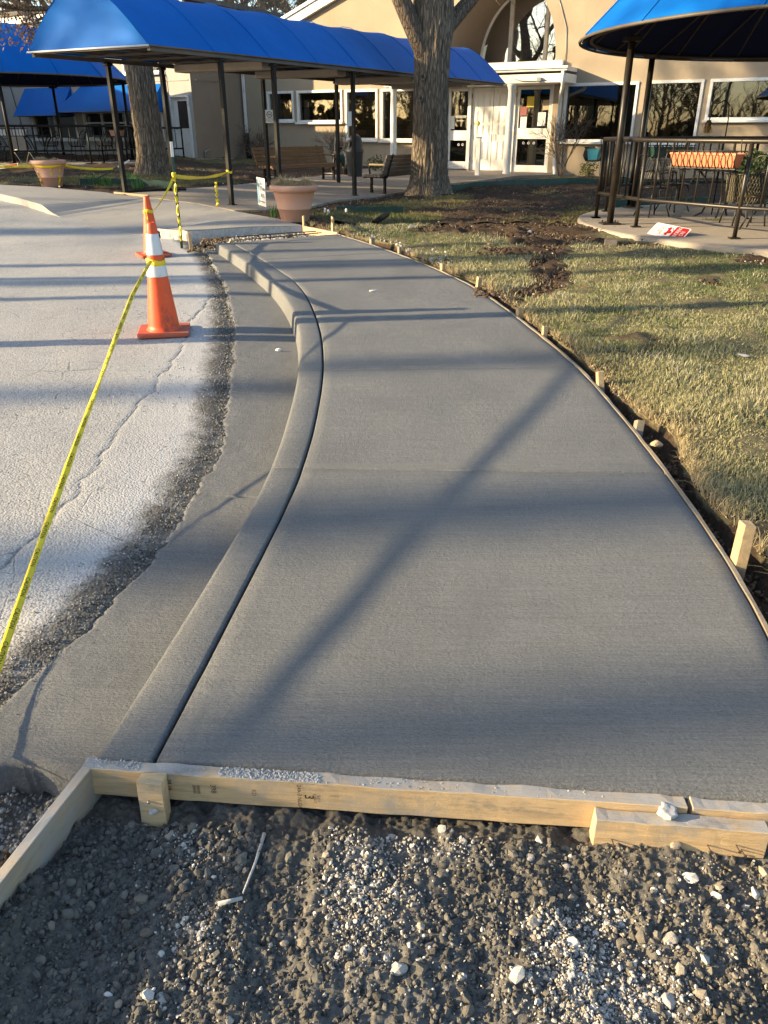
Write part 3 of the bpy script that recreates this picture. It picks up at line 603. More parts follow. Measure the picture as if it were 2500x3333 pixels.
def ok_bed(x, y): return (y < 1.47 - .075 * (x + .77) - .045) & (x > -.76 - .235 * (1.5 - y)) & (x < 1.05) & (y > .84)
limes = np.array([[.55, .53, .48], [.46, .44, .41], [.62, .60, .56], [.36, .335, .30], [.42, .36, .28]])
# gravel: light crushed stone, the small ones in one object
x, y = cluster(5200); k = ok_bed(x, y); x, y = x[k], y[k]; n = len(x); r = RNG.uniform(.0018, .0042, n) * (1 + .9 * (RNG.uniform(0, 1, n) < .22))
pos = np.stack([x, y, bed_z(x, y) + r*.25 + .004], 1); tint = limes[RNG.integers(0, 5, n)] * RNG.uniform(.6, 1.05, (n, 1))
link('gravel', rocks_mesh('gravel', pos, r, tint), M['stone'], BED, kind='stuff')
# clods of dark soil, sunlight on the right put into their tint
x = RNG.uniform(-.95, 1.05, 22000); y = RNG.uniform(.84, 1.47, 22000); k = ok_bed(x, y) & (fbm(x*4, y*4, 0, 3, 81) + .35*RNG.normal(0, 1, 22000) > -.5); x, y = x[k], y[k]; n = len(x)
r = .0022 + .0075 * RNG.uniform(0, 1, n) ** 2.2 + .007 * (RNG.uniform(0, 1, n) < .06); pos = np.stack([x, y, bed_z(x, y) + r*.12], 1)
sun_warm = sstep(x, .1, .7)[:, None]; tint = (np.array([.105, .098, .086]) * (1 - sun_warm) + np.array([.160, .142, .113]) * sun_warm) * RNG.uniform(.55, 1.35, (n, 1))
link('soil_clods', rocks_mesh('soil_clods', pos, r, tint), M['stone'], BED, kind='stuff')
# coarse clods heaped in the corner behind the stake
x = RNG.uniform(-.78, -.22, 420); y = RNG.uniform(1.12, 1.46, 420); k = ok_bed(x, y) & (RNG.uniform(0, 1, 420) < np.exp(-(((x + .52)/.22)**2 + ((y - 1.33)/.15)**2))); x, y = x[k], y[k]; n = len(x); r = RNG.uniform(.007, .017, n)
link('corner_clods', rocks_mesh('corner_clods', np.stack([x, y, bed_z(x, y) + r*.2], 1), r, np.array([.125, .117, .103]) * RNG.uniform(.6, 1.3, (n, 1)), BASES), M['stone'], BED, kind='stuff')
# trench left of the left board and rubble round the work
x = RNG.uniform(-1.35, -.82, 2200); y = RNG.uniform(1.0, 1.66, 2200); k = (x < -.82 - .235 * (1.5 - y)); x, y = x[k], y[k]; n = len(x); r = RNG.uniform(.003, .011, n)
tint = np.where((y + .4*(x + 1) > 1.42 + .1*fbm(x*6, y*6, 0, 3, 3))[:, None], np.array([.33, .33, .32]), np.array([.12, .075, .04])) * RNG.uniform(.6, 1.2, (n, 1))
link('trench_rubble', rocks_mesh('trench_rubble', np.stack([x, y, bed_z(x, y)], 1), r, tint), M['stone'], BED, kind='stuff')
# stones one can pick out: each an object of the bed
SM = []
for i, (V, F) in enumerate(BASES):
    for j in range(3):
        me = fast_mesh('stone', V, F, False); tn = limes[(i + j*2) % 5] * (.75 + .12*j); set_attr(me, 'tint', np.tile(np.append(tn, 1), (len(V), 1)), 'FLOAT_COLOR'); me.materials.append(M['stone']); SM.append(me)
DM = []
for i, (V, F) in enumerate(BASES[:6]):
    me = fast_mesh('clod', V, F, False); set_attr(me, 'tint', np.tile([.145 + .03*(i % 3), .130 + .026*(i % 3), .105 + .02*(i % 3), 1], (len(V), 1)), 'FLOAT_COLOR'); me.materials.append(M['stone']); DM.append(me)
def put_stone(x, y, r, pool, parent=None, zf=None, name='stone', sink=.25):
    me = pool[int(RNG.integers(0, len(pool)))]; z = float((zf or bed_z)(x, y))
    o = bpy.data.objects.new(name, me); COL.objects.link(o); o.parent = parent
    o.location = (x, y, z + r * sink); o.rotation_euler = RNG.uniform(-.6, .6, 3) + np.array([0, 0, RNG.uniform(0, 6.28)]); o.scale = (r, r * RNG.uniform(.75, 1.1), r * RNG.uniform(.75, 1.1)); return o
BIG = [(-.536, 1.373, .020), (-.494, 1.336, .014), (-.478, 1.345, .013), (-.464, 1.311, .012), (-.40, 1.348, .013), (-.399, 1.118, .016), (-.405, 1.10, .013), (-.451, .965, .020), (-.477, .961, .016), (-.478, 1.057, .010), (-.566, .975, .012), (-.426, 1.029, .012), (.006, 1.045, .014), (-.045, 1.058, .019), (-.14, 1.291, .014), (-.215, 1.086, .013), (-.08, 1.117, .015), (.146, 1.372, .017), (.17, 1.37, .014), (.196, 1.335, .016), (.021, 1.36, .014), (-.04, 1.29, .015), (-.03, 1.325, .016), (.03, 1.02, .022), (-.10, 1.05, .012), (.379, 1.334, .017), (.437, 1.285, .014), (.327, 1.129, .019), (.274, 1.002, .024), (.30, 1.0, .018), (.62, 1.02, .021), (.64, .967, .022), (.577, .957, .023), (.625, 1.09, .022), (.68, 1.041, .024), (.766, 1.205, .019), (.78, 1.22, .019), (.865, 1.215, .018), (.72, 1.24, .026), (.705, 1.31, .017), (.907, 1.268, .021), (.62, 1.02, .012), (.41, 1.075, .018), (.50, 1.145, .011), (.85, 1.32, .016), (.45, 1.30, .012), (.83, 1.18, .014), (.35, 1.29, .013)]
cnt = 0
for x, y, r in BIG: put_stone(x, y, r * .95, SM, BED); cnt += 1
while cnt < 215:
    x, y = cluster(1); x, y = float(x[0]), float(y[0])
    if ok_bed(x, y): put_stone(x, y, float(RNG.uniform(.0055, .0105)), SM, BED); cnt += 1
c2_ = 0
while c2_ < 80:
    x, y = float(RNG.uniform(-.75, 1.0)), float(RNG.uniform(.86, 1.46))
    if ok_bed(x, y) : put_stone(x, y, float(RNG.uniform(.010, .022)), DM, BED, name='clod', sink=-.05); c2_ += 1
# slurry crumbs where the gutter feathers into the road
n = 3600; y = 1.7 + 9 * RNG.uniform(0, 1, n) ** 1.5; x = GX(y) - RNG.normal(.0, .05, n) - .02; r = RNG.uniform(.0018, .006, n) * (1 + .12 * y)
z = np.where(x < GX(y), T(x, y) - .128, gut_z(x, y) - .004); tint = np.array([.17, .165, .152]) * RNG.uniform(.3, 1.5, (n, 1))
link('slurry_crumbs', rocks_mesh('slurry_crumbs', np.stack([x, y, z], 1), r, tint), M['stone'], ROAD, kind='stuff')
n = 3200; y = 1.7 + 6.5 * RNG.uniform(0, 1, n) ** 1.6; x = GX(y) - .10 - RNG.uniform(0, 1.2, n) ** 1.5; r = RNG.uniform(.0015, .005, n) * (1 + .1 * y); tint = np.array([.46, .45, .43]) * RNG.uniform(.4, 1.2, (n, 1))
link('road_grit', rocks_mesh('road_grit', np.stack([x, y, T(x, y) - .128 + .008 * np.clip((GX(y) - x), 0, 3)], 1), r, tint), M['stone'], ROAD, kind='stuff')
# rubble in the gap at the far end and spilt cement along the form
n = 900; x = RNG.uniform(-2.5, -.7, n); y = 10.3 + .42 * (x + 2) + RNG.uniform(0, 1.15, n); k = (x < RX(np.clip(y, 2, 11.9)) - .05) & ~in_poly(x, y, PLAZA) & (y > 10.2 + .58 * (x + 1.93) + .06); x, y = x[k], y[k]; n = len(x)
tint = np.where((x > -2.15)[:, None], np.array([.42, .40, .37]), np.array([.20, .15, .10])) * RNG.uniform(.55, 1.15, (n, 1)); r = RNG.uniform(.012, .03, n)
link('gap_gravel', rocks_mesh('gap_gravel', np.stack([x, y, S(y) - .10], 1), r, tint), M['stone'], kind='stuff')
n = 700; y = np.concatenate([RNG.uniform(8.6, 10.8, 420), RNG.uniform(1.5, 8.6, 280)]); x = RX(y) + .05 + np.abs(RNG.normal(0, .16, n)) * np.where(y > 8.6, 1.1, .35); r = RNG.uniform(.006, .022, n) * np.where(y > 8.6, 1.3, .7)
dd = x - RX(y); z = np.where(dd < LAWN_E(y) + .02, S(y) - .10, lawn_z(x, y)); tint = np.where((RNG.uniform(0, 1, n) < np.where(y > 8.6, .8, .3))[:, None], np.array([.45, .43, .40]), np.array([.085, .055, .035])) * RNG.uniform(.6, 1.1, (n, 1))
_y = RNG.uniform(1.4, 10.6, 4200); _d = np.abs(RNG.normal(0, .05, 4200)) + .02; _x = RX(_y) + .02 + _d; _r = RNG.uniform(.004, .016, 4200); _z = np.where(_d < LAWN_E(_y), S(_y) - .075 + _r*.2, lawn_z(_x, _y) - .004)
link('trench_clods', rocks_mesh('trench_clods', np.stack([_x, _y, _z], 1), _r, np.array([.11, .075, .05]) * RNG.uniform(.4, 1.5, (4200, 1))), M['stone'], kind='stuff')
link('cement_crumbs', rocks_mesh('cement_crumbs', np.stack([x, y, z], 1), r, tint), M['stone'], kind='stuff')
# clods and pale chips over the garden beds and the bare strip of the lawn
n = 9000; ii = np.argwhere((~bad) & (sg > .5) & (Yg < 24)); pick = ii[RNG.integers(0, len(ii), n)]; x = Xg[pick[:, 0], pick[:, 1]] + RNG.uniform(-.05, .05, n); y = Yg[pick[:, 0], pick[:, 1]]; z = Zg[pick[:, 0], pick[:, 1]]
x2 = RNG.uniform(.4, 4.5, 9000); y2 = RNG.uniform(7, 12, 9000); k = lawn_soil(x2, y2) > .45; x = np.concatenate([x, x2[k]]); y = np.concatenate([y, y2[k]]); z = np.concatenate([z, lawn_z(x2[k], y2[k])]); n = len(x)
r = RNG.uniform(.008, .03, n) * (1 + .8 * (RNG.uniform(0, 1, n) < .08)); lt = (RNG.uniform(0, 1, n) < .07); r = np.where(lt, r*.6, r)
tint = np.where(lt[:, None], np.array([.46, .43, .39]), np.array([.085, .055, .036])) * RNG.uniform(.5, 1.4, (n, 1))
link('bed_clods', rocks_mesh('bed_clods', np.stack([x, y, z], 1), r, tint), M['stone'], kind='stuff')

# fallen leaves and bits of stalk
n = 1100; x = np.concatenate([RNG.uniform(.6, 5.5, 700), RNG.uniform(-7, 5, 400)]); y = np.concatenate([RNG.uniform(2.2, 12, 700), RNG.uniform(12.2, 21, 400)]); k = (x > RX(np.clip(y, 1.4, 12)) + .12) & ~in_poly(x, y, PATH) & ~in_poly(x, y, PLAZA) & (np.hypot(x - 6.5, y - 11.8) > 3.6) & ((y > 12) | (x > -.6)) & (RNG.uniform(0, 1, n) < .12 + .9*sstep(y, 4, 12)); x, y = x[k], y[k]; n = len(x)
P = np.stack([x, y, lawn_z(x, y) + np.where(y < 11, .035, .03)], 1); a = RNG.normal(size=(n, 3)); a[:, 2] *= .35; a /= np.linalg.norm(a, axis=1)[:, None]; b = np.cross(a, RNG.normal(size=(n, 3)) * .3 + np.array([0, 0, 1])); b /= np.linalg.norm(b, axis=1)[:, None]; s_ = RNG.uniform(.02, .055, n)[:, None]
me = fast_mesh('fallen_leaves', np.stack([P - a*s_*.5, P + b*s_*.3 + [0, 0, .004], P + a*s_*.5 + [0, 0, .008], P - b*s_*.3], 1).reshape(-1, 3), np.arange(n)[:, None]*4 + np.arange(4)); set_attr(me, 'tint', np.repeat(np.concatenate([np.where(RNG.uniform(0, 1, (n, 1)) < .7, np.array([.17, .10, .05]), np.array([.40, .31, .19])) * RNG.uniform(.5, 1.4, (n, 1)), np.ones((n, 1))], 1), 4, 0), 'FLOAT_COLOR'); link('fallen_leaves', me, M['leaf'], kind='stuff')
# ================================================================== BUILDINGS (local frame: x along the facade to the right, y inwards, z up)
BX = empty('entrance_building', (-4.059, 30.454, 0.0), math.atan2(-.49296516, .87004905), label='tan stucco building with arched gable, white front doors and dark windows', cat='building')
WX = empty('side_building', (-4.059, 30.454, 0.0), math.atan2(-.49296516, .87004905), label='grey stucco wing with blue window awnings behind the patio', cat='building')
def wall(name, x0, x1, top, holes, mat, parent, th=.22, zb=-.2, brk=(), y=0.0, arch=None):
    """flat wall in the plane y with openings; arch=(x0,x1,z0,fn) is an opening with a curved head"""
    xs = sorted(set([x0, x1] + [h[0] for h in holes] + [h[1] for h in holes] + list(brk) + ([arch[0] + (arch[1]-arch[0])*i/40 for i in range(41)] if arch else [])))
    xs = [q for q in xs if x0 <= q <= x1]; mb = MB()
    for a, b in zip(xs[:-1], xs[1:]):
        mid = (a + b) / 2; sp = [(h[2], h[2], h[3], h[3]) for h in holes if h[0] <= mid <= h[1]]
        if arch and arch[0] <= mid <= arch[1]: sp.append((arch[2], arch[2], arch[3](a), arch[3](b)))
        sp.sort(); z = (zb, zb)
        for s_ in sp + [(top(a), top(b), None, None)]:
            if min(s_[0] - z[0], s_[1] - z[1]) > 1e-4 or (s_[0] - z[0]) + (s_[1] - z[1]) > 1e-4:
                v = [(a, y, z[0]), (b, y, z[1]), (b, y, s_[1]), (a, y, s_[0])]; mb.add(v, [(0, 1, 2, 3)])
                mb.add([(p[0], y + th, p[2]) for p in v], [(3, 2, 1, 0)])
            z = (s_[2], s_[3])
        for s_ in sp:
            mb.add([(a, y, s_[0]), (b, y, s_[1]), (b, y + th, s_[1]), (a, y + th, s_[0])], [(0, 1, 2, 3)]); mb.add([(a, y, s_[2]), (b, y, s_[3]), (b, y + th, s_[3]), (a, y + th, s_[2])], [(3, 2, 1, 0)])
    for h in holes:
        for xx, f in ((h[0], (0, 1, 2, 3)), (h[1], (3, 2, 1, 0))): mb.add([(xx, y, h[2]), (xx, y, h[3]), (xx, y + th, h[3]), (xx, y + th, h[2])], [f])
    return mb.build(name, mat, parent)
ARC = 8.5, 1.8, 2.35, 3.12
def arch_z(x): return ARC[3] + .15 + (ARC[2]-.15) * math.sqrt(max(0, 1 - ((x - ARC[0]) / ARC[1]) ** 2))
def gable(x): return max(3.4, 4.42 + .355 * (x - .2)) if x <= 8.5 else max(3.4, 7.37 - .355 * (x - 8.5))
WIN = [(.0, 1.10, 1.80, 2.70), (1.26, 3.07, 1.76, 2.70), (3.21, 4.42, 1.22, 2.69), (4.57, 6.40, 1.21, 2.68), (10.66, 12.72, 1.21, 2.69), (13.0, 14.42, 1.15, 2.70), (14.6, 16.8, 1.75, 2.70), (17.1, 19.2, 1.2, 2.70)]
DOOR = (6.86, 10.32, .33, 2.72)
wall('wall', -1.12, 21.0, gable, WIN + [DOOR], M['stucco'], BX, brk=[.2, 8.5, 19.7], arch=(ARC[0]-ARC[1], ARC[0]+ARC[1], 3.30, arch_z))
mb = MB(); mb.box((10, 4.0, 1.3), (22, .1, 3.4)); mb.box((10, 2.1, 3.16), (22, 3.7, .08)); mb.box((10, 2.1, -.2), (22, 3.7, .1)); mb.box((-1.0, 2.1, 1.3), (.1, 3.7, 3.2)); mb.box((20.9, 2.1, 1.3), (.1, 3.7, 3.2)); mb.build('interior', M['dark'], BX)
mb = MB()                                                             # roof slabs and return walls
mb.prism([(-1.3, 3.9 + .10), (8.5, 7.37 + .14), (20, 3.36 + .14), (20, 3.36 - .04), (8.5, 7.37 - .04), (-1.3, 3.9 - .09)], -.10, 14, Matrix(((1, 0, 0, 0), (0, 0, 1, 0), (0, 1, 0, 0), (0, 0, 0, 1)))); mb.build('roof', M['roofmat'], BX)
for sx, nm in ((-1, 'fascia'), (1, 'fascia')):
    p = [(-1.35, 4.22 - .355*.2 - .42), (8.5, 7.37 + .155), (8.5, 7.37 - .20), (-1.35, 3.44)] if sx < 0 else [(8.503, 7.37 + .155), (20, 3.43), (20, 3.08), (8.503, 7.37 - .20)]
    if sx < 0: p = [(-1.35, 4.02), (8.5, 7.52), (8.5, 7.16), (-1.35, 3.66)]
    MB().prism(p, -.16, -.02, Matrix(((1, 0, 0, 0), (0, 0, 1, 0), (0, 1, 0, 0), (0, 0, 0, 1)))).build(nm, M['white'], BX)
    q = [(a, b + (.02 if i < 2 else .0)) for i, (a, b) in enumerate(p)]; q = [q[0], q[1], (q[1][0], q[1][1] - .10), (q[0][0], q[0][1] - .10)] if sx < 0 else [q[0], q[1], (q[1][0], q[1][1] - .10), (q[0][0], q[0][1] - .10)]
    MB().prism(q, -.21, -.163, Matrix(((1, 0, 0, 0), (0, 0, 1, 0), (0, 1, 0, 0), (0, 0, 0, 1)))).build('drip_edge', M['white'], BX)
def window(x0, x1, z0, z1, parent, blind=None, y=.03, mull=(), fw=.075, sill=True, rail=()):
    fr = MB()
    for a, b, c_, d in ((x0 - .015, x0 + fw - .015, z0, z1), (x1 - fw + .015, x1 + .015, z0, z1)): fr.box(((a+b)/2, y - .01, (c_+d)/2), (b - a, .11, d - c_ - .002))
    fr.box(((x0+x1)/2, y - .013, z1 - fw/2 + .015), (x1 - x0 + .034, .116, fw)); fr.box(((x0+x1)/2, y - .013, z0 + fw/2 - .015), (x1 - x0 + .034, .116, fw))
    w_ = fr.build('window', M['white'], parent, bevel=.006)
    for m_ in mull: MB().box((m_, y, (z0+z1)/2), (.05, .07, z1 - z0 - .1)).build('mullion', M['white'], w_)
    for m_ in rail: MB().box(((x0+x1)/2, y, m_), (x1 - x0 - .1, .066, .05)).build('mullion', M['white'], w_)
    MB().box(((x0+x1)/2, y + .035, (z0+z1)/2), (x1 - x0 - .06, .010, z1 - z0 - .06)).build('pane', M['glass'], w_)
    if sill: MB().box(((x0+x1)/2, y - .07, z0 - .035), (x1 - x0 + .10, .2, .06)).build('sill', M['white'], w_, bevel=.008)
    if blind:
        s_ = MB(); zt, zb = z1 - .05, z0 + (z1 - z0) * (1 - blind); k = 0
        while zt > zb + .01:
            s_.box(((x0+x1)/2, y + .085, zt), (x1 - x0 - .12, .042, .004), M=Matrix.Rotation(R(-38), 3, 'X')); zt -= .042
        s_.build('blinds', M['blind'], w_, kind='stuff')
    return w_
for i, h in enumerate(WIN): window(*h, BX, blind=[.0, .55, .98, .98, .0, .55, .0, .3][i])
for x0, x1, z0, z1 in ((.03, .5, 1.8, 2.7), ): MB().box((.72, .26, 2.25), (.5, .03, .82)).build('curtain', plain('warm_curtain', (.40, .26, .08), .8, .3, 5), BX)
# the arched niche over the porch: reveal, sill, glass and mullion
n_ = 48; zs = 3.30; mb = MB(); V = []
pf = [(ARC[0]-ARC[1], zs)] + [(ARC[0] - ARC[1]*math.cos(math.pi*i/n_), ARC[3] + .15 + (ARC[2]-.15)*math.sin(math.pi*i/n_)) for i in range(n_+1)] + [(ARC[0]+ARC[1], zs)]
DEP = 2.5; k_ = .90
for (x, z) in pf: V.append((x, .0, z)); V.append((ARC[0] + (x - ARC[0]) * k_, DEP, zs + (z - zs) * .97))
mb.add(V, [(2*i, 2*i+2, 2*i+3, 2*i+1) for i in range(len(pf)-1)], True)
mb.build('arch_soffit', M['brown'], BX)  # shade of the deep recess is put into the stucco colour
MB().prism([(ARC[0]-ARC[1], .0), (ARC[0]+ARC[1], .0), (ARC[0]+ARC[1]*k_, DEP), (ARC[0]-ARC[1]*k_, DEP)], zs - .1, zs - .004).build('niche_floor', M['white'], BX)
bp = [(ARC[0] + (x - ARC[0]) * k_, zs + (z - zs) * .97) for x, z in pf]
AW = MB(); AW.tube([(x, DEP - .05, z) for x, z in bp], .055, 6); aw = AW.build('arch_window', M['white'], BX)
mb = MB(); mb.add([(x, DEP - .03, z) for x, z in bp], [tuple(range(len(bp)))]); mb.build('pane', M['sky_glass'], aw)
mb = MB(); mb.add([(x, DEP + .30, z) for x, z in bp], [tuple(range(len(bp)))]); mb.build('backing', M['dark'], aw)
for x in (7.92, 9.1): MB().box((x, DEP - .06, (zs + 5.3)/2), (.10, .10, 5.3 - zs)).build('mullion', M['white'], aw)
# white entrance: frame, two panelled door leaves, glazed leaves either side
def glazed_leaf(x0, x1, z0, z1, panes, y=.10, name='glazed_door'):
    fr = MB(); xa, xb = x0 + .10, x1 - .08
    fr.box((x0 + .05, y, (z0+z1)/2), (.10, .06, z1 - z0)); fr.box((x1 - .04, y, (z0+z1)/2), (.08, .06, z1 - z0))
    zz = [z0] + [q for p in panes for q in p] + [z1]
    for a, b in zip(zz[0::2], zz[1::2]): fr.box(((xa+xb)/2, y - .001, (a+b)/2), (xb - xa - .002, .056, b - a))
    d = fr.build(name, M['white'], BX, bevel=.006)
    for a, b in panes: MB().box(((xa+xb)/2, y + .012, (a+b)/2), (xb - xa, .01, b - a)).build('pane', M['glass'], d)
    return d
def panel_leaf(x0, x1, z0, z1, y=.12):
    d = MB().box(((x0+x1)/2, y, (z0+z1)/2), (x1 - x0 - .012, .05, z1 - z0)).build('door', M['white'], BX, bevel=.005)
    w_ = (x1 - x0); hw = .11
    rows = [(z1 - .52, z1 - .17), (z1 - .95, z1 - .62), (z1 - 1.28, z1 - 1.0), (z0 + .30, z1 - 1.44)]
    for a, b in rows:
        for cx in (x0 + w_*.22, x0 + w_*.5, x0 + w_*.78):
            p = MB(); p.box((cx, y - .031, (a+b)/2), (hw, .012, b - a)); p.box((cx, y - .041, (a+b)/2), (hw - .05, .012, b - a - .05)); p.build('door_panel', M['white'], d, bevel=.004)
    return d
fr = MB(); fr.box((8.59, .09, 2.70), (3.44, .16, .06)); fr.box((6.89, .09, 1.5), (.06, .16, 2.36)); fr.box((7.70, .085, 1.5), (.05, .15, 2.34)); fr.box((9.14, .085, 1.5), (.05, .15, 2.34)); fr.box((10.295, .09, 1.5), (.06, .16, 2.36)); fr.build('door_frame', M['white'], BX, bevel=.005)
gl = glazed_leaf(6.92, 7.67, .40, 2.66, [(.62, 1.22), (1.50, 2.58)]); gr = glazed_leaf(9.17, 10.26, .36, 2.66, [(.55, 1.27), (1.56, 2.58)])
dl = panel_leaf(7.73, 8.43, .38, 2.66); dr = panel_leaf(8.43, 9.115, .38, 2.66)
for d, x in ((dl, 8.36), (dr, 8.50)):
    MB().tube([(x, .07, 1.22), (x, .045, 1.24), (x, .045, 1.38), (x, .07, 1.40)], .011, 6).build('handle', M['steel'], d)
    mb = MB(); mb.lathe([(.001, 0), (.075, 0), (.075, .006), (.001, .006)], 20); mb.build('round_sticker', M['yellowpaper'], d, loc=((x - .43) if x < 8.4 else (x + .43), .092, 1.70), rot=(R(90), 0, 0))
MB().box((8.06, .088, 2.02), (.13, .004, .34)).build('door_notice', M['paper'], dl); MB().box((8.80, .088, 1.98), (.13, .004, .30)).build('door_notice', M['paper'], dr)
for d, xx, zz in ((gl, 6.90, (.8, 1.6, 2.4)), (gr, 9.165, (.7, 1.6, 2.45)), (dl, 7.722, (.7, 1.6, 2.45))):
    for z in zz: MB().tube([(xx, .065, z - .06), (xx, .065, z + .06)], .014, 6).build('hinge', M['black'], d)
def flat(name, mat, parent, x, z, w_, h_, y, rot=0.0):
    return MB().box((0, 0, 0), (w_, .004, h_)).build(name, mat, parent, loc=(x, y, z), rot=(0, rot, 0))
flat('yellow_notice', M['yellowpaper'], gr, 9.60, 2.26, .22, .28, .095); flat('poster', M['paper'], gr, 9.98, 1.80, .24, .36, .095); flat('poster', M['blind'], gr, 10.08, 2.17, .17, .26, .095); flat('poster', M['paper'], gr, 9.42, 1.72, .2, .3, .095); flat('red_notice', M['dullred'], gr, 9.40, 2.02, .2, .24, .097)
for x in (9.47, 9.63, 9.80):
    mb = MB(); mb.lathe([(.022, 0), (.036, 0), (.036, .003), (.022, .003), (.022, 0)], 18); mb.build('round_sticker', M['paper'], gr, loc=(x, .092, 1.16), rot=(R(90), 0, 0))
for x in (7.32, 7.46):
    mb = MB(); mb.lathe([(.02, 0), (.036, 0), (.036, .003), (.02, .003), (.02, 0)], 18); mb.build('round_sticker', M['paper'], gl, loc=(x, .092, 1.10), rot=(R(90), 0, 0))
flat('notice', M['paper'], gl, 7.07, 1.72, .16, .36, .094)
for zz, ww in ((1.90, .40), (1.86, .34), (1.77, .26)):                  # small white lettering, unreadable at this distance: rows of letter strokes
    mb = MB(); x = 7.36 - ww/2
    while x < 7.36 + ww/2: mb.box((x, .093, zz), (.013, .003, .03 if zz > 1.88 else .02)); x += .024
    mb.build('lettering', M['paper'], gl, kind='stuff')
# porch: roof board, gutter, columns, downspout, cable, lamp
MB().box((8.1, -.52, 2.80), (5.72, 1.02, .22)).build('porch_beam', M['white'], BX, bevel=.01)
g_ = MB(); g_.box((8.1, -1.08, 2.985), (5.84, .13, .05)); g_.box((8.1, -1.11, 3.045), (5.90, .16, .06)); g_.build('gutter_channel', M['white'], BX, bevel=.012)
MB().box((8.1, -.50, 3.03), (5.7, 1.0, .10)).build('porch_roof', M['white'], BX); MB().box((8.6, -.06, 3.20), (3.9, .22, .16)).build('sill_board', M['white'], BX, bevel=.01)
for x in (5.56, 9.40):
    c_ = MB(); c_.lathe([(.155, .0), (.155, .05), (.12, .055), (.125, .10), (.11, .13), (.10, .2), (.098, 1.6), (.088, 2.26), (.11, 2.28), (.115, 2.33), (.13, 2.34), (.13, 2.40)], 24); c_.box((0, 0, .02), (.36, .36, .06)); c_.build('column', M['white'], BX, loc=(x, -.98, .28))
ds = MB(); ds.tube([(10.90, -1.08, 3.0), (10.90, -1.08, 2.72), (10.88, -.95, 2.60), (10.62, -.30, 2.42), (10.58, -.14, 2.30), (10.56, -.12, 1.2), (10.56, -.12, .62), (10.60, -.22, .50), (10.72, -.50, .42), (10.74, -.56, .24)], .052, 10); ds.build('downspout', M['white'], BX)
MB().tube([(9.45, -1.15, 2.82), (9.7, -1.06, 2.74), (10.1, -1.05, 2.73), (10.4, -1.05, 2.75), (10.7, -.6, 2.68)], .012, 5).build('cable', M['steel'], BX); MB().box((10.22, -1.06, 2.77), (.13, .09, .10)).build('junction_box', M['steel'], BX, bevel=.01)
MB().tube([(10.15, -.02, 4.95), (10.36, -.02, 4.5), (10.53, -.02, 4.07), (10.58, -.02, 3.5), (10.56, -.03, 3.1)], .012, 5).build('wall_cable', M['steel'], BX)
MB().tube([(10.72, -.03, 2.6), (10.72, -.03, .4)], .012, 6).build('pipe', M['white'], BX)
MB().box((-.97, -.06, 2.42), (.10, .07, 2.0)).build('downspout', M['white'], BX, bevel=.008); MB().tube([(-.97, -.08, 1.42), (-.97, -.10, 1.28), (-.75, -.35, .92), (-.5, -.6, .62)], [.07, .09, .09, .1], 8).build('drain_pipe', M['black'], BX)
# ------- wing on the left, its front 2.4 m nearer than the facade
WINL = [(-9.42, -7.02, 1.2, 2.1), (-6.6, -2.72, 1.22, 2.12), (-4.28, -2.58, 3.25, 4.3), (-8.2, -6.4, 3.25, 4.3), (-2.24, -1.46, .66, 2.53)]
wall('wall', -16, -1.30, lambda x: 5.2, WINL, M['greywall'], WX, y=-2.4, zb=.2)
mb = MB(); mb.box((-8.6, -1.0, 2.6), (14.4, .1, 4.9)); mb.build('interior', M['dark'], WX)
mb = MB(); mb.add([(-1.30, -2.4, .2), (-1.10, .02, .2), (-1.10, .02, 5.2), (-1.30, -2.4, 5.2)], [(0, 1, 2, 3)]); mb.add([(-1.52, -2.18, .2), (-1.32, .0, .2), (-1.32, .0, 5.2), (-1.52, -2.18, 5.2)], [(3, 2, 1, 0)]); mb.build('side_wall', M['brown'], WX)  # darker stucco paints in the shade of this sun-averted wall
MB().box((-8.7, 1.5, 5.27), (15.2, 8.2, .12)).build('roof', M['roofmat'], WX); MB().box((-8.68, -2.47, 5.12), (14.9, .12, .34)).build('fascia', M['white'], WX)
MB().box((-8.6, -2.408, 3.0), (14.4, .02, .03)).build('wall_band', M['greywall'], WX); MB().box((-1.19, -1.2, 3.0), (.02, 2.36, .03), rz=0.08).build('wall_band', M['brown'], WX)
window(*WINL[0], WX, y=-2.37, mull=(-8.2,)); window(*WINL[1], WX, y=-2.37, mull=(-5.7, -4.5, -3.5), rail=(1.75,)); window(*WINL[2], WX, y=-2.37, mull=(-3.4,)); window(*WINL[3], WX, y=-2.37, mull=(-7.3,))
def awning(x0, x1, flare, z0, z1, out, parent):
    t = .03; A = [(x0 + flare, -2.41, z1), (x1 - (0 if flare < .1 else 0), -2.41, z1), (x1, -2.4 - out, z0), (x0, -2.4 - out, z0)]
    mb = MB(); mb.add(A, [(0, 3, 2, 1)])
    mb.add([(x0 + flare, -2.41, z1), (x0 if flare < .1 else x0 + flare*.0, -2.41, z0), (x0, -2.4 - out, z0)], [(0, 1, 2)]); mb.add([(x1, -2.41, z1), (x1, -2.41, z0), (x1, -2.4 - out, z0)], [(0, 2, 1)])
    a = mb.build('awning', M['blue'], parent); sol = a.modifiers.new('thickness', 'SOLIDIFY'); sol.thickness = .012
    f = MB(); f.tube([(x0, -2.42, z0 - .01), (x0, -2.4 - out, z0 - .01), (x1, -2.4 - out, z0 - .01), (x1, -2.42, z0 - .01)], .018, 6); f.build('awning_frame', M['frame'], a)
awning(-9.55, -7.02, .02, 2.0, 2.92, .7, WX); awning(-7.25, -2.58, .75, 2.10, 2.92, .75, WX)
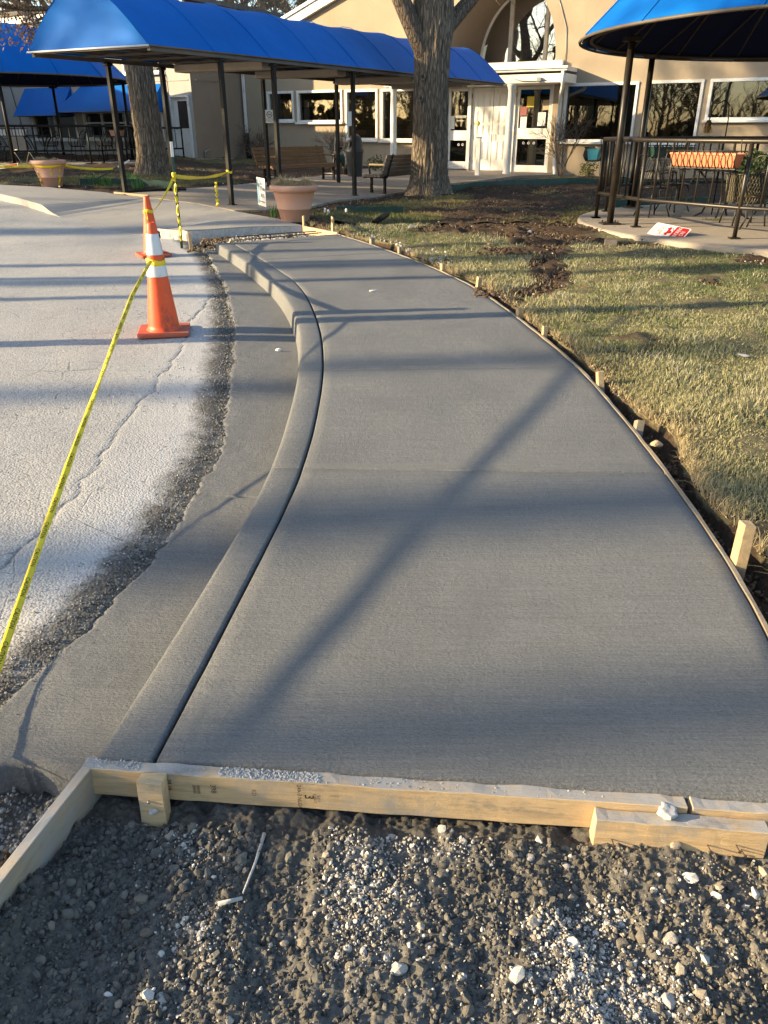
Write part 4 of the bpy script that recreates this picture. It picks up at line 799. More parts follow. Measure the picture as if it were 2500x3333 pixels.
d = MB().box((-1.85, -2.33, 1.59), (.74, .05, 1.86)).build('door', M['white'], WX, bevel=.006); MB().box((-1.80, -2.36, 1.98), (.40, .02, .82)).build('pane', M['dark'], d); MB().tube([(-2.14, -2.36, 1.55), (-2.14, -2.42, 1.55), (-2.05, -2.43, 1.55)], .014, 6).build('handle', M['steel'], d)
f = MB(); f.box((-2.24, -2.40, 1.6), (.06, .12, 1.9)); f.box((-1.46, -2.40, 1.6), (.06, .12, 1.9)); f.box((-1.85, -2.405, 2.53), (.84, .13, .06)); f.build('door_frame', M['white'], WX)
MB().tube([(-2.36, -2.43, .8), (-2.36, -2.43, 3.1), (-2.42, -2.43, 3.3), (-2.5, -2.43, 3.45)], .012, 5).build('conduit', M['rust'], WX); MB().box((-2.44, -2.44, 1.55), (.07, .06, .16)).build('switch_box', M['black'], WX)
MB().tube([(-9.9, -2.43, .8), (-10.15, -2.43, 2.2), (-10.3, -2.43, 3.0)], .014, 5).build('conduit', M['rust'], WX)
MB().tube([(-1.26, -2.1, .55), (-1.2, -2.1, .86), (-1.12, -1.9, .92)], .03, 6).build('pipe_outlet', M['steel'], WX)

# ================================================================== BLUE WALKWAY AWNING on poles
P1 = Vector((-5.604, 14.081, 0)); SV = Vector((.8886, -.4588, 0)); AV = Vector((.5500, .8352, 0)); ZC = 2.60; LEN = 11.9; WID = 2.487
CAN = empty('entrance_canopy', (-2.0, 17.5, .3), label='long blue barrel shaped entrance canopy on black poles over the path', cat='canopy')
CO = Vector(CAN.location)
def cp(s_, t_, z): return P1 + SV * s_ + AV * t_ + Vector((0, 0, z)) - CO
PROF = [(0, 0), (.18, .175), (.36, .344), (.53, .494), (.72, .635), (.90, .74), (1.07, .815), (1.244, .845)]; PROF = PROF + [(WID - a, b) for a, b in PROF[-2::-1]]
mb = MB(); nt = 44; V = []; F = []
for j in range(nt + 1):
    t_ = LEN * j / nt
    sag = -.034 * abs(math.sin(math.pi * t_ / 1.32)) - .012 * float(vnoise(t_*.8, 0, 0, 4))
    for i, (s_, z) in enumerate(PROF):
        f = math.sin(math.pi * i / (len(PROF) - 1)); V.append(cp(s_, t_, ZC + z + sag * f))
np_ = len(PROF)
F = [(j*np_ + i, j*np_ + i + 1, (j+1)*np_ + i + 1, (j+1)*np_ + i) for j in range(nt) for i in range(np_ - 1)]
mb.add(V, F, True)
for t_, dirn in ((0, -1), (LEN, 1)):                                   # end panels, a little slack
    rows = 7; VV = []
    for k in range(rows + 1):
        for (s_, z) in PROF:
            f = k / rows; sl_ = .035 * math.sin(math.pi * f) * math.sin(math.pi * s_ / WID) + .012*float(vnoise(s_*3, f*2, 0, 9)); VV.append(cp(s_, t_ + dirn * (-.002 + (-sl_)), ZC + z * f))
    FF = [(k*np_ + i, k*np_ + i + 1, (k+1)*np_ + i + 1, (k+1)*np_ + i) for k in range(rows) for i in range(np_ - 1)]
    if dirn > 0: FF = [f[::-1] for f in FF]
    mb.add(VV, FF, True)
fab = mb.build('fabric', M['blue'], CAN)
for j in range(1, 9): MB().tube([cp(s_, 1.32*j, ZC + z + .002) for s_, z in PROF], .006, 4).build('seam', M['blue'], CAN)
MB().tube([cp(-.005, -.012, ZC - .012), cp(WID + .005, -.012, ZC - .012)], .014, 6).build('hem', M['white'], CAN)
for s_ in (-.006, WID + .006): MB().tube([cp(s_, 0, ZC - .012), cp(s_, LEN, ZC - .012)], .011, 6).build('hem', M['frame'], CAN)
for s_ in (.05, WID - .05): MB().bar(cp(s_, .04, ZC - .045), cp(s_, LEN - .04, ZC - .045), .06, .06).build('edge_beam', M['frame'], CAN)
for s_ in (.55, 1.0, 1.49, 1.94):
    MB().bar(cp(s_, .06, ZC + .0), cp(s_, LEN - .06, ZC + .0), .035, .04).build('purlin', M['frame'], CAN)
    MB().bar(cp(s_, .06, ZC + .16), cp(s_, LEN - .06, ZC + .16), .03, .03).build('purlin', M['frame'], CAN)
k = 0
while k < 15:
    t_ = .08 + k * .84
    if t_ > LEN - .05: break
    c_ = MB(); c_.bar(cp(.085, t_, ZC - .02), cp(WID - .085, t_, ZC - .02), .035, .03)
    for s_ in (.32, .78, 1.24, 1.71, 2.16): c_.bar(cp(s_, t_, ZC - .02), cp(s_ + .06, t_, ZC + .17), .018)
    c_.bar(cp(.30, t_, ZC + .18), cp(2.19, t_, ZC + .18), .022, .022)
    c_.build('crossbar', M['frame'], CAN)
    if k % 3 == 0: MB().tube([cp(s_ * .985 + .018, t_, ZC + z * .96 - .01) for s_, z in PROF], .016, 6).build('hoop', M['frame'], CAN)
    k += 1
for t_ in (2.95, 5.15, 7.9, 10.3):
    MB().bar(cp(.22, t_, ZC - .09), cp(WID - .30, t_, ZC - .09), .34, .13).build('light_fixture', M['box'], CAN, bevel=.02)
for s_, ts in ((.09, (1.43, 2.63, 5.4, 8.0)), (WID - .09, (1.54, 2.83, 5.2, 8.45))):
    for t_ in ts:
        p = cp(s_, t_, 0); g_ = float(T(*(p + CO).xy)) - CO.z - .03; rz = math.atan2(AV.y, AV.x)
        q = MB(); q.box((p.x, p.y, (g_ + ZC - .07 - CO.z + 0)/2 + 0), (.072, .072, ZC - .07 - CO.z - g_), rz=rz); q.box((p.x, p.y, ZC - .10 - CO.z), (.12, .12, .04), rz=rz); q.box((p.x, p.y, g_ + .035), (.13, .13, .02), rz=rz)
        q.v = [(a, b, c_) for a, b, c_ in q.v]
        q.build('pole', M['black'], CAN, bevel=.006)

# ================================================================== GAZEBOS: domed blue canopy over a round patio, railing, posts
def gazebo(center, gz, rim_z, rad, prof, post_r, post_ang, label, rails, post_h=None, mat='bronze', ribs=20):
    root = empty('gazebo', (center[0], center[1], gz), label=label, cat='gazebo')
    G_ = 16; zz = rim_z - gz
    def fn(a, r, z): 
        u = (a / (2*math.pi) * G_) % 1.0; return r * (1 - .016 * math.sin(math.pi * u)) if r > .3 else r
    mb = MB(); mb.lathe([(rad, 0.0)] + [(r, z) for r, z in prof], 96, (0, 0, zz), True, fn); mb.build('canopy', M['blue'], root)
    mb = MB(); mb.lathe([(rad*.985, 0.0)] + [(r*.985, z - .022) for r, z in prof], 96, (0, 0, zz), True, fn); mb.build('shade_sheet', M['navy'], root)  # dark navy sheet under the canvas: shade painted into the underside
    sm_ = MB()
    for k in range(G_):
        a = 2*math.pi*k/G_; sm_.tube([(r*math.cos(a)*1.001, r*math.sin(a)*1.001, zz + z + .004) for r, z in [(rad, 0)] + prof[:-1]], .008, 4)
    sm_.build('seams', M['blue'], root)
    MB().tube([(rad*.995*math.cos(2*math.pi*k/64), rad*.995*math.sin(2*math.pi*k/64), zz - .012) for k in range(64)], .020, 8, closed=True).build('rim', M['frame'], root)
    MB().tube([(rad*.955*math.cos(2*math.pi*k/64), rad*.955*math.sin(2*math.pi*k/64), zz + .01) for k in range(64)], .022, 6, closed=True).build('rim', M['frame'], root)
    for k in range(ribs):
        a = 2*math.pi*(k + .3)/ribs; b = 2*math.pi*(k + .8)/ribs
        MB().tube([(r*.985*math.cos(a), r*.985*math.sin(a), zz + z - .05) for r, z in [(rad, 0.03)] + prof[:-1]], .02, 5).build('rib', M['frame'], root)
        r2, z2 = prof[1]; MB().tube([(rad*.96*math.cos(b), rad*.96*math.sin(b), zz), (r2*.97*math.cos(a), r2*.97*math.sin(a), zz + z2 - .06)], .016, 5).build('rib', M['frame'], root)
    for a in post_ang:
        x, y = post_r*math.cos(a), post_r*math.sin(a); q = MB(); q.tube([(x, y, 0), (x, y, zz - .02)], .046, 14); q.box((x, y, .012), (.26, .22, .022), rz=a)
        for ii, jj in ((-1, -1), (1, -1), (1, 1), (-1, 1)): q.tube([(x + ii*.09, y + jj*.07, .02), (x + ii*.09, y + jj*.07, .05)], .012, 6)
        q.box((x, y, zz - .06), (.20, .20, .05), rz=a); q.build('post', M[mat], root)
    for line, (zl, zt) in rails:                                            # line: world points of railing posts
        L = [Vector((p[0] - center[0], p[1] - center[1], 0)) for p in line]
        for p in L: MB().tube([p, p + Vector((0, 0, zt))], .026, 10).box((p.x, p.y, .01), (.12, .10, .018)).build('railing_post', M[mat], root)
        MB().tube([p + Vector((0, 0, zt)) for p in L], .030, 10).build('top_rail', M[mat], root); MB().tube([p + Vector((0, 0, zl)) for p in L], .024, 8).build('bottom_rail', M[mat], root)
        bal = MB().tube([(0, 0, zl), (0, 0, zt)], .0135, 7).mesh('baluster')
        for a, b in zip(L[:-1], L[1:]):
            n_b = max(1, round((b - a).length / .215))
            for k in range(1, n_b): link('baluster', bal, M[mat], root, tuple(a + (b - a) * k / n_b))
    return root
PADR = (6.5, 11.8)
pr_ = empty('patio', kind='structure')
def pad(c_, rr, z, th, wob=.06):
    mb = MB(); mb.lathe([(.01, z), (rr*.5, z + .002), (rr - .03, z), (rr, z - .012), (rr, z - th)], 96, (c_[0], c_[1], 0), False, lambda a, r, zz: r * (1 + wob * .3 * math.sin(2*a + 1)) ); return mb.build('patio_slab', M['pad'], pr_)
pad(PADR, 3.58, .29, .22); pad((-11.3, 26.3), 4.3, .655, .25); MB().box((-8.0, 29.5, .60), (4.6, 3.0, .08), rz=-.5).build('patio_slab', M['pad'], pr_)
RDOME = [(3.36, .50), (2.75, .98), (1.9, 1.30), (1.0, 1.47), (.3, 1.52), (.01, 1.53)]
RR = gazebo(PADR, .29, 2.60, 3.86, RDOME, 3.3, [math.radians(183.2 - 51.2*k) for k in range(7)], 'blue domed gazebo canopy with black railing on the round patio beside the lawn',
    [([(4.26, 14.4), (3.655, 13.577), (3.222, 12.477)], (.37, 1.08)), ([(3.222, 12.477), (3.46, 11.226), (4.293, 9.948), (5.35, 9.05), (6.5, 8.7)], (.355, 1.08)), ([(4.26, 14.4), (5.3, 14.9), (6.6, 15.05), (7.9, 14.8)], (.37, 1.08))])
LDOME = [(3.1, .50), (2.45, .92), (1.7, 1.20), (.9, 1.36), (.3, 1.42), (.01, 1.43)]
LR = gazebo((-11.3, 26.3), .66, 2.86, 3.62, LDOME, 3.35, [math.radians(a) for a in (-7.5, 16.6, -69.6, 88, 150, 210, 255)], 'blue domed gazebo canopy behind the left tree, in front of the grey wing',
    [([(-12.6, 23.3), (-10.9, 23.15), (-9.55, 23.35), (-8.25, 23.85), (-7.95, 24.0)], (.33, .95)), ([(-7.95, 24.0), (-7.75, 25.6), (-7.9, 27.0)], (.33, .95)), ([(-7.9, 27.0), (-7.3, 28.2), (-6.75, 28.6)], (.30, .92))], mat='black', ribs=16)

# plain wing further left, outside the picture: it keeps the patio side in shade
NB = empty('neighbouring_building', (-21.5, 31, 0), 0, label='plain grey building left of the picture, beyond the patio', cat='building')
MB().box((0, 0, 2.5), (8, 14, 5.0)).build('wall', M['greywall'], NB); MB().box((0, 0, 5.06), (8.2, 14.2, .12)).build('roof', M['roofmat'], NB)
for k in range(4): w_ = MB().box((4.0, -4.8 + 3.2*k, 1.9), (.08, 1.6, 1.3)).build('window', M['white'], NB); MB().box((4.03, -4.8 + 3.2*k, 1.9), (.06, 1.44, 1.14)).build('pane', M['dark'], w_)
# ================================================================== FORMWORK
def road_z(x, y): return float(T(x, y) - .128 - .012 + .025 * np.clip((GX(np.clip(y, 1.66, 11.5)) - x) / 3, 0, 1))
FA = math.atan2(1.362 - 1.508, 1.10 + .602); FD = Vector((math.cos(FA), math.sin(FA), 0)); FN = Vector((FD.y, -FD.x, 0))   # along the front form; towards the camera
def front(x): return Vector((x, 1.508 + (x + .602) * math.tan(FA), 0))
def board(name, p0, L, rz, th, h, top, mat, label=None, cat='board', chips=True, tilt=0.0, **k):
    """board lying on edge: runs along local x from p0, thickness towards local -y, top at z=top"""
    root = None
    mb = MB(); nx = max(4, int(L / .03)); V = []
    for i in range(nx + 1):
        x = L * i / nx
        for (y, z) in ((-th, -h), (0, -h), (0, 0), (-th, 0)):
            w_ = .0018 * float(vnoise(x*22, y*90, z*40, 5)) if chips else 0; V.append((x + (w_*2 if i in (0, nx) else 0), y + w_, z + w_ * (1.6 if z == 0 else .6)))
    F = [(i*4 + a, i*4 + b, (i+1)*4 + b, (i+1)*4 + a) for i in range(nx) for a, b in ((0, 1), (1, 2), (2, 3), (3, 0))] + [(3, 2, 1, 0), tuple(nx*4 + q for q in range(4))]
    mb.add(V, F if th > 0 else [f[::-1] for f in F])
    mats = mat if isinstance(mat, (list, tuple)) else [mat]
    me = mb.mesh(name)
    o = link(name, me, list(mats), None, (p0[0], p0[1], top), (tilt, 0, rz), label=label, cat=cat, **k)
    if len(mats) > 1:
        for p_ in me.polygons:
            if p_.normal.z > .6: p_.material_index = 1
    bev(o, .0022); return o
a_ = front(-.777) + FN * .003
B1 = board('form_board', a_, 1.522, FA, .038, .090, .003, [M['pine'], M['pine_top']], 'long yellow pine form board across the front end of the new walk')
b_ = front(.749) + FN * .003
B2 = board('form_board', b_, 1.0, FA, .038, .090, .001, [M['pine'], M['pine_top']], 'pine form board butted onto the right end of the long front board')
c_ = front(.516) + FN * .0425
B3 = board('scab_board', c_, .408, FA - .006, .040, .088, -.014, [M['pine'], M['pine_top']], 'short pine board with nails lapped across the joint of the front boards')
for x, z in ((.045, -.060), (.27, -.055), (.335, -.048), (.35, -.062)):
    q = MB(); q.tube([(x, -.036, z), (x + .002, -.062, z + .004)], .0017, 6); q.tube([(x + .002, -.062, z + .004), (x + .002, -.064, z + .004)], .0042, 8); q.build('nail', M['rust'], B3)
# grade stamps printed on the front face of the long board (face is local y=-.038)
def stamp(txt, x, z, size, rot=0.0, mat='fadedink'):
    me = text_mesh(txt, size); link('stamp', me, M[mat], B1, (x, -.0399, z), (R(90), rot, 0))
stamp('3', .592, -.046, .034, R(90), 'ink'); stamp('24A-3 NLGA', .568, -.048, .015, R(90), 'ink'); stamp('S-P-F\nKD-HT', .612, -.050, .011, R(90)); stamp('24 16', .231, -.036, .017, R(90), 'ink'); stamp('398', .345, -.040, .020, R(90)); stamp('IIIIIIIIII\nIIIIIIIIII', .300, -.046, .012, R(90)); stamp('KD', .45, -.044, .016, R(90))
# mortar smeared on the top edge and a lump on the lapped board
Xs = []; rsm = np.random.default_rng(3)
for x0, x1, dens, r0 in ((.36, .62, 620, .0062), (.02, .15, 150, .005), (.20, .34, 50, .003), (.62, .98, 70, .0035), (1.05, 1.40, 40, .0035)):
    for _ in range(dens): Xs.append((rsm.uniform(x0, x1), rsm.uniform(-.034, -.002) if r0 < .007 else min(-.001, max(-.037, rsm.normal(-.021, .010))), rsm.uniform(.15, 1.0) * r0))
pos = np.array([[x, y, .0002 - r*.15] for x, y, r in Xs]); rr = np.array([q[2] for q in Xs])
link('mortar_crust', rocks_mesh('mortar_crust', pos, rr, np.tile([.42, .412, .40], (len(rr), 1)) * RNG.uniform(.85, 1.1, (len(rr), 1))), M['stone'], B1, kind='stuff')
V, F = rock_base(77, 3, .2); V = V * (1 + .22 * fbm(V[:, 0]*3, V[:, 1]*3, V[:, 2]*3, 3, 9)[:, None]); me = fast_mesh('mortar_lump', V * .026, F, True)
link('mortar_lump', me, M['cement'], None, (.685, 1.345, -.002), (0, 0, .4), label='pale lump of set mortar sitting on the lapped front board', cat='mortar lump')
board('side_board', (-.772, 1.513), .95, math.atan2(-.972, -.235), -.026, .20, .004, [M['aged'], M['pine_top']], 'weathered grey form board running towards the camera at the left corner', tilt=R(-3))
def stake(x, y, zb, h, sx, sy, rz, label, mat='pine', lean=(0, 0), group=None, name='form_stake', top=.006):
    mb = MB(); z0 = -.18
    rs = np.random.default_rng(int(abs(x*1000) + abs(y*77)) % 9999); t_ = [h + rs.uniform(-top, top) for _ in range(4)]
    V = [(-sx/2, -sy/2), (sx/2, -sy/2), (sx/2, sy/2), (-sx/2, sy/2)]
    vs = [(a, b, z0) for a, b in V] + [(a, b, h*.5) for a, b in V] + [(a*.98, b*.98, t_[i]) for i, (a, b) in enumerate(V)]
    fs = [(3, 2, 1, 0), (8, 9, 10, 11)]
    for k in (0, 4):
        for i in range(4): fs.append((k + i, k + (i+1) % 4, k + 4 + (i+1) % 4, k + 4 + i))
    mb.add(vs, fs)
    o = mb.build(name, M[mat], None, .002, (x, y, zb), (lean[0], lean[1], rz), label=label, cat='stake'); 
    if group: o['group'] = group
    return o
p = front(-.580) + FN * .066
s_ = stake(p.x, p.y, 0,   .013, .064, .042, FA + .04, 'stubby wooden stake holding the long front board, its top hammered rough', 'pine', lean=(R(-5), 0))
me = fast_mesh('clod', rock_base(55, 2)[0] * .014, rock_base(55, 2)[1]); link('mud_dab', me, M['cement'], s_, (.004, -.024, -.075)); MB().lathe([(.0, 0), (.005, 0), (.004, .004), (.0, .005)], 8).build('nail', M['steel'], s_, loc=(-.005, -.023, -.045), rot=(R(90), 0, 0))
# long thin form strip bent along the right edge, in two lengths that overlap
def strip(y0, y1, off, label, top=.004):
    y = np.arange(y0, y1, .04); x = RX(y); tx, ty = np.gradient(x), np.gradient(y); ln = np.hypot(tx, ty); nx, ny = ty/ln, -tx/ln
    th = .014; mb = MB(); V = []
    for i in range(len(y)):
        for o_, z in ((off, -.09), (off + th, -.09), (off + th, top), (off, top)): 
            w_ = .002 * float(vnoise(y[i]*9, o_*80, z*30, 3)); V.append((x[i] + nx[i]*(o_ + w_), y[i] + ny[i]*(o_ + w_), float(S(y[i])) + z + w_))
    n = len(y); F = [(i*4 + a, (i+1)*4 + a, (i+1)*4 + b, i*4 + b) for i in range(n-1) for a, b in ((0, 1), (1, 2), (2, 3), (3, 0))] + [(0, 1, 2, 3), (n*4-1, n*4-2, n*4-3, n*4-4)]
    mb.add(V, F); return mb.build('form_strip', M['strip'], None, label=label, cat='form strip', group='form strips along the walk')
strip(1.40, 4.86, .003, 'thin bent wooden form strip along the right edge, the near length'); strip(4.70, 10.95, .0035, 'thin bent wooden form strip along the right edge, the far length', .006)
SN = ['tall pale stake beside the right form strip, nearest to the camera', 'low splintered stake in the soil gap, second from the near end of the strip', 'short stake set in the turf edge, third from the near end', 'leaning stake in dry grass, fourth from the near end', 'small square stake by the shaded turf clump, fifth from the near end', 'tall slim stake before the reddish cut turf bank', 'short stake where the yellow grass meets the strip', 'dark little stake beside the white cement spill', 'stub stake among cement crumbs near the far corner']
for i, (y, h, sx, sy, mt, ln) in enumerate([(2.50, .162, .062, .042, 'stake', (.05, .10)), (3.86, .040, .055, .04, 'strip', (.15, .3)), (4.58, .082, .050, .036, 'stake', (-.10, .22)), (5.74, .066, .042, .034, 'stake', (.06, .16)), (6.36, .058, .06, .045, 'stake', (0, .05)), (7.45, .105, .05, .036, 'stake', (.05, -.09)), (8.32, .068, .055, .03, 'stake', (.04, .06)), (9.36, .075, .05, .03, 'strip', (0, 0)), (10.08, .065, .06, .05, 'strip', (0, .1))]):
    x = float(RX(y)); dx = float(RX(y + .05) - RX(y)) / .05; q = math.atan2(1, dx); stake(x + .020 + sy/2 + .004, y, float(S(y)), h, sx, sy, q, SN[i], mt, ln, 'stakes along the form strip')
V, F = rock_base(31, 2, .5); link('wood_offcut', fast_mesh('wood_offcut', V * np.array([.05, .035, .04]), F), M['pine'], None, (float(RX(3.68)) + .075, 3.66, float(S(3.7)) - .01), (.3, .2, .5), label='broken offcut of wood lying in the soil gap by the strip', cat='wood')
d = Vector((-.54, .83, 0)).normalized(); board('form_board', (-.632, 10.955), 1.0, math.atan2(d.y, d.x), .032, .13, float(S(11)) + .012, M['pine'], 'clean yellow form board beside the gravel gap at the far end of the walk')
stake(-.70, 11.11, float(S(11.1)), .20, .036, .028, -.9, 'thin stake standing at the near end of the far yellow board', lean=(0, .03), top=.012); stake(-1.16, 11.83, float(S(11.8)), .125, .036, .028, -.9, 'thin stake against the terracotta planter, far end of the yellow board', top=.012)
stake(-2.515, 10.52, float(S(10.5)) - .11, .185, .042, .034, .3, 'pale stake standing in the road by the broken kerb end', 'pine', (0, -.02))
stake(-1.95, 10.36, float(S(10.4)) - .03, .035, .07, .04, .4, 'wooden wedge lying against the far end of the new kerb', 'pine', (.4, .5), name='wood_wedge')
for pts, lb in (([(-2.45, 10.95, .16), (-1.9, 11.15, .185), (-1.3, 11.4, .20), (-.95, 11.42, .215)], 'rusty reinforcing bar lying over the gravel gap'), ([(-2.1, 10.75, .165), (-1.5, 10.98, .19), (-.86, 11.22, .22)], 'second reinforcing bar, nearer to the new walk')): tag(MB().tube(pts, .008, 6).build('steel_bar', M['rust']), lb, 'rebar')

# ================================================================== CONES, POST AND TAPE
def cone(x, y, H, Wb, bands, label, rz=0.2):
    z = road_z(x, y); root = empty('traffic_cone', (x, y, z), rz, label=label, cat='traffic cone', group='orange traffic cones')
    b = MB(); k = Wb/2; pl = []
    for cx, cy, a0 in ((k-.04, k-.04, 0), (-k+.04, k-.04, 90), (-k+.04, -k+.04, 180), (k-.04, -k+.04, 270)):
        for q in range(5): a = R(a0 + q*22.5); pl.append((cx + .04*math.cos(a), cy + .04*math.sin(a)))
    b.prism(pl, .014, .042); 
    for sx in (-1, 1):
        for sy in (-1, 1): b.box((sx*k*.72, sy*k*.72, .008), (.06, .06, .018))
    b.build('base', M['orange_base'], root, .006)
    rb, rt = Wb * .315, Wb * .085
    rz_ = lambda z_: rb + (rt - rb) * (z_ - .042) / (H - .042)
    body = MB(); body.lathe([(rb + .016, .040), (rb + .010, .05), (rz_(.062), .062)] + [(rz_(q), q) for q in np.linspace(.08, H - .012, 14)] + [(rt - .004, H), (rt*.62, H), (rt*.6, H - .06)], 40); body.build('body', M['orange'], root)
    for f0, f1 in bands:
        z1, z0 = H - f0*H, H - f1*H; MB().lathe([(rz_(z0) + .0005, z0), (rz_(z0) + .0025, z0 + .001)] + [(rz_(q) + .0025, q) for q in np.linspace(z0 + .003, z1 - .002, 6)] + [(rz_(z1) + .0005, z1)], 40).build('reflective_band', M['reflect'], root)
    return root, rz_
t = NT('cone_body'); f = t.noise(6, 5, .6); c_ = t.ramp(f, [(.3, (.66, .07, .012)), (.7, (.78, .095, .016))]); sx = t.n('ShaderNodeSeparateXYZ'); t.l(t.co(), sx.inputs[0]); msk = t.math('MULTIPLY', t.ramp(sx.outputs[2], [(.05, 1.0), (.42, .12)]), t.ramp(t.noise(11, 7, .75, t.co((1, 1, .6))), [(.5, 0.0), (.66, .85)])); c_ = t.mix(msk, c_, (.10, .045, .035)); c_ = t.mix(t.ramp(t.noise(17, 5, .7), [(.58, 0.0), (.72, .4)]), c_, (.55, .22, .14)); t.base(c_); t.rough(.5); t.bump(t.noise(40, 4), .15, .004); M['orange'] = t.m
t = NT('cone_base'); f = t.noise(7, 6, .7); t.base(t.ramp(f, [(.3, (.52, .06, .015)), (.55, (.42, .10, .05)), (.75, (.30, .16, .11))])); t.rough(.7); t.bump(t.noise(80, 4), .3, .003); M['orange_base'] = t.m
C1, rc1 = cone(-1.795, 6.30, .86, .405, [(.095, .275), (.345, .465)], 'large orange road cone with two white reflective bands and a scuffed base')
C2, rc2 = cone(-2.86, 9.98, .70, .38, [], 'orange cone without bands standing behind the large cone', .5)
K1 = Vector((-1.795, 6.30, C1.location.z + .57)); K2 = Vector((-2.86, 9.98, C2.location.z + .53))
TP = Vector((-2.646, 10.56, road_z(-2.646, 10.56)))
tp = empty('steel_post', TP, .4, label='dark green steel T post with white tip wrapped in caution tape', cat='post')
q = MB(); q.bar((0, 0, -.1), (.012, 0, 1.10), .034, .008); q.bar((0, .012, -.1), (.012, .012, 1.10), .008, .030); q.build('shaft', M['green'], tp)
for k in range(18): MB().box((.001 + k*.0006, -.008, .12 + k*.055), (.014, .012, .018)).build('stud', M['green'], tp)
q = MB(); q.bar((.0122, 0, 1.10), (.0145, 0, 1.27), .035, .009); q.bar((.0122, .012, 1.10), (.0145, .012, 1.27), .009, .031); q.build('tip', M['paper'], tp)
_L = text_mesh('CAUTION', 1.0); LV = np.array([v.co[:] for v in _L.vertices]); LF = [tuple(p.vertices) for p in _L.polygons]; LW = LV[:, 0].max() - LV[:, 0].min(); LV[:, 0] -= LV[:, 0].min(); LH = LV[:, 1].max() - LV[:, 1].min(); LV[:, 1] -= (LV[:, 1].max() + LV[:, 1].min()) / 2
def tape(pts, w, label, twist, seed=0, closed=False, fold=0.0, root=None, parent=None, phase=.1, group='yellow caution tape', pitch=None):
    """ribbon along pts; twist = function of arc length giving the ribbon's roll; printed words follow the ribbon"""
    P = [Vector(p) for p in pts]; n = len(P); s = [0.0]
    for a, b in zip(P[:-1], P[1:]): s.append(s[-1] + (b - a).length)
    fr = []
    for i in range(n):
        d = (P[min(i+1, n-1)] - P[max(i-1, 0)]).normalized(); side = d.cross(Vector((0, 0, 1)))
        side = side.normalized() if side.length > .05 else Vector((1, 0, 0)); up = side.cross(d).normalized(); a = twist(s[i]); fr.append((d, side*math.cos(a) + up*math.sin(a), up*math.cos(a) - side*math.sin(a)))
    mb = MB(); V = []
    for i in range(n):
        _, x, z = fr[i]; ww = w * (1 + .10*float(vnoise(s[i]*7, 0, 0, seed)))
        for k in (-1, -.33, .33, 1): V.append(P[i] + x * ww/2 * k + z * (fold * w * (1 - abs(k)) * (1 + .5*float(vnoise(s[i]*5, 2, 0, seed)))))
    F = [(i*4 + k, i*4 + k + 1, (i+1)*4 + k + 1, (i+1)*4 + k) for i in range(n-1) for k in range(3)]
    mb.add(V, F, True); o = mb.build('caution_tape', M['tape'], parent)
    if label: tag(o, label, 'caution tape', group)
    so = o.modifiers.new('thickness', 'SOLIDIFY'); so.thickness = .0007; so.offset = -1
    if pitch:
        tv, tf = [], []; sc = w * .62 / LH; x0 = phase; S_ = np.array(s)
        while x0 + LW*sc < s[-1]:
            base = len(tv)
            for vx, vy, _z in LV:
                u = x0 + vx * sc; i = min(n - 2, max(0, int(np.searchsorted(S_, u)) - 1)); f = (u - s[i]) / max(1e-6, s[i+1] - s[i])
                p = P[i].lerp(P[i+1], f); x = fr[i][1].lerp(fr[i+1][1], f); z = fr[i][2].lerp(fr[i+1][2], f); tv.append(p + x * (-vy * sc) + z * (fold * w * (1 - min(1, abs(2*vy*sc/w))) + .0014))
            tf += [tuple(q + base for q in f_) for f_ in LF]; x0 += LW*sc + pitch
        if tv: MB().add(tv, tf).build('lettering', M['ink'], o, kind='stuff')
    return o
def catline(a, b, sag, n):
    a, b = Vector(a), Vector(b); return [a.lerp(b, i/n) - Vector((0, 0, sag * 4 * (i/n) * (1 - i/n))) for i in range(n + 1)]
end = Vector((-.99, 1.60, .225))
TPTS = np.array([(-1.800, 6.17, .575), (-1.723, 5.376, .464), (-1.623, 4.68, .366), (-1.551, 4.15, .281), (-1.496, 3.723, .205), (-1.451, 3.366, .139), (-1.411, 3.059, .081), (-1.375, 2.79, .033), (-1.339, 2.55, -.008), (-1.304, 2.332, -.04), (-1.269, 2.134, -.062), (-1.234, 1.952, -.078), (-1.197, 1.784, -.086), (-1.13, 1.55, -.10)])
_t = np.linspace(0, len(TPTS) - 1, 110); pts = [Vector([float(np.interp(q, range(len(TPTS)), TPTS[:, k])) for k in range(3)]) for q in _t]
tape(pts, .027, 'yellow caution tape stretched from the large cone down to the road at the lower left', lambda s_: .3 + .55*math.sin(s_*2.3) * float(sstep(4.2 - s_, 0, 3)) + .22*math.sin(s_*5.1), 1, fold=.16, pitch=.07)
tape([K1 + Vector(((rc1(.57) + .005)*math.cos(a), (rc1(.57) + .005)*math.sin(a), .012*math.sin(a*2))) for a in np.linspace(-1.6, 4.8, 34)], .045, 'loop of caution tape tied round the large cone between its white bands', lambda s_: math.pi/2, 2, pitch=.05)
tape([K2 + Vector(((rc2(.53) + .004)*math.cos(a), (rc2(.53) + .004)*math.sin(a), .008*math.sin(a*3))) for a in np.linspace(-1.6, 4.8, 30)], .035, 'loop of caution tape round the bare orange cone behind', lambda s_: math.pi/2, 3)
KN = TP + Vector((.008, -.02, .88))
tape(catline(K1 + Vector((-.07, .05, 0)), K2 + Vector((0, -.07, 0)), .10, 40), .034, 'caution tape slung between the two cones', lambda s_: .9 + .6*math.sin(s_*4), 4, pitch=.12)
tape(catline(K2 + Vector((.06, .03, 0)), KN, .03, 18), .032, 'twisted caution tape from the rear cone up to the steel post', lambda s_: .8 + s_*2.2, 5, pitch=.1)
PC = P1 + SV * (WID - .09) + AV * 1.54
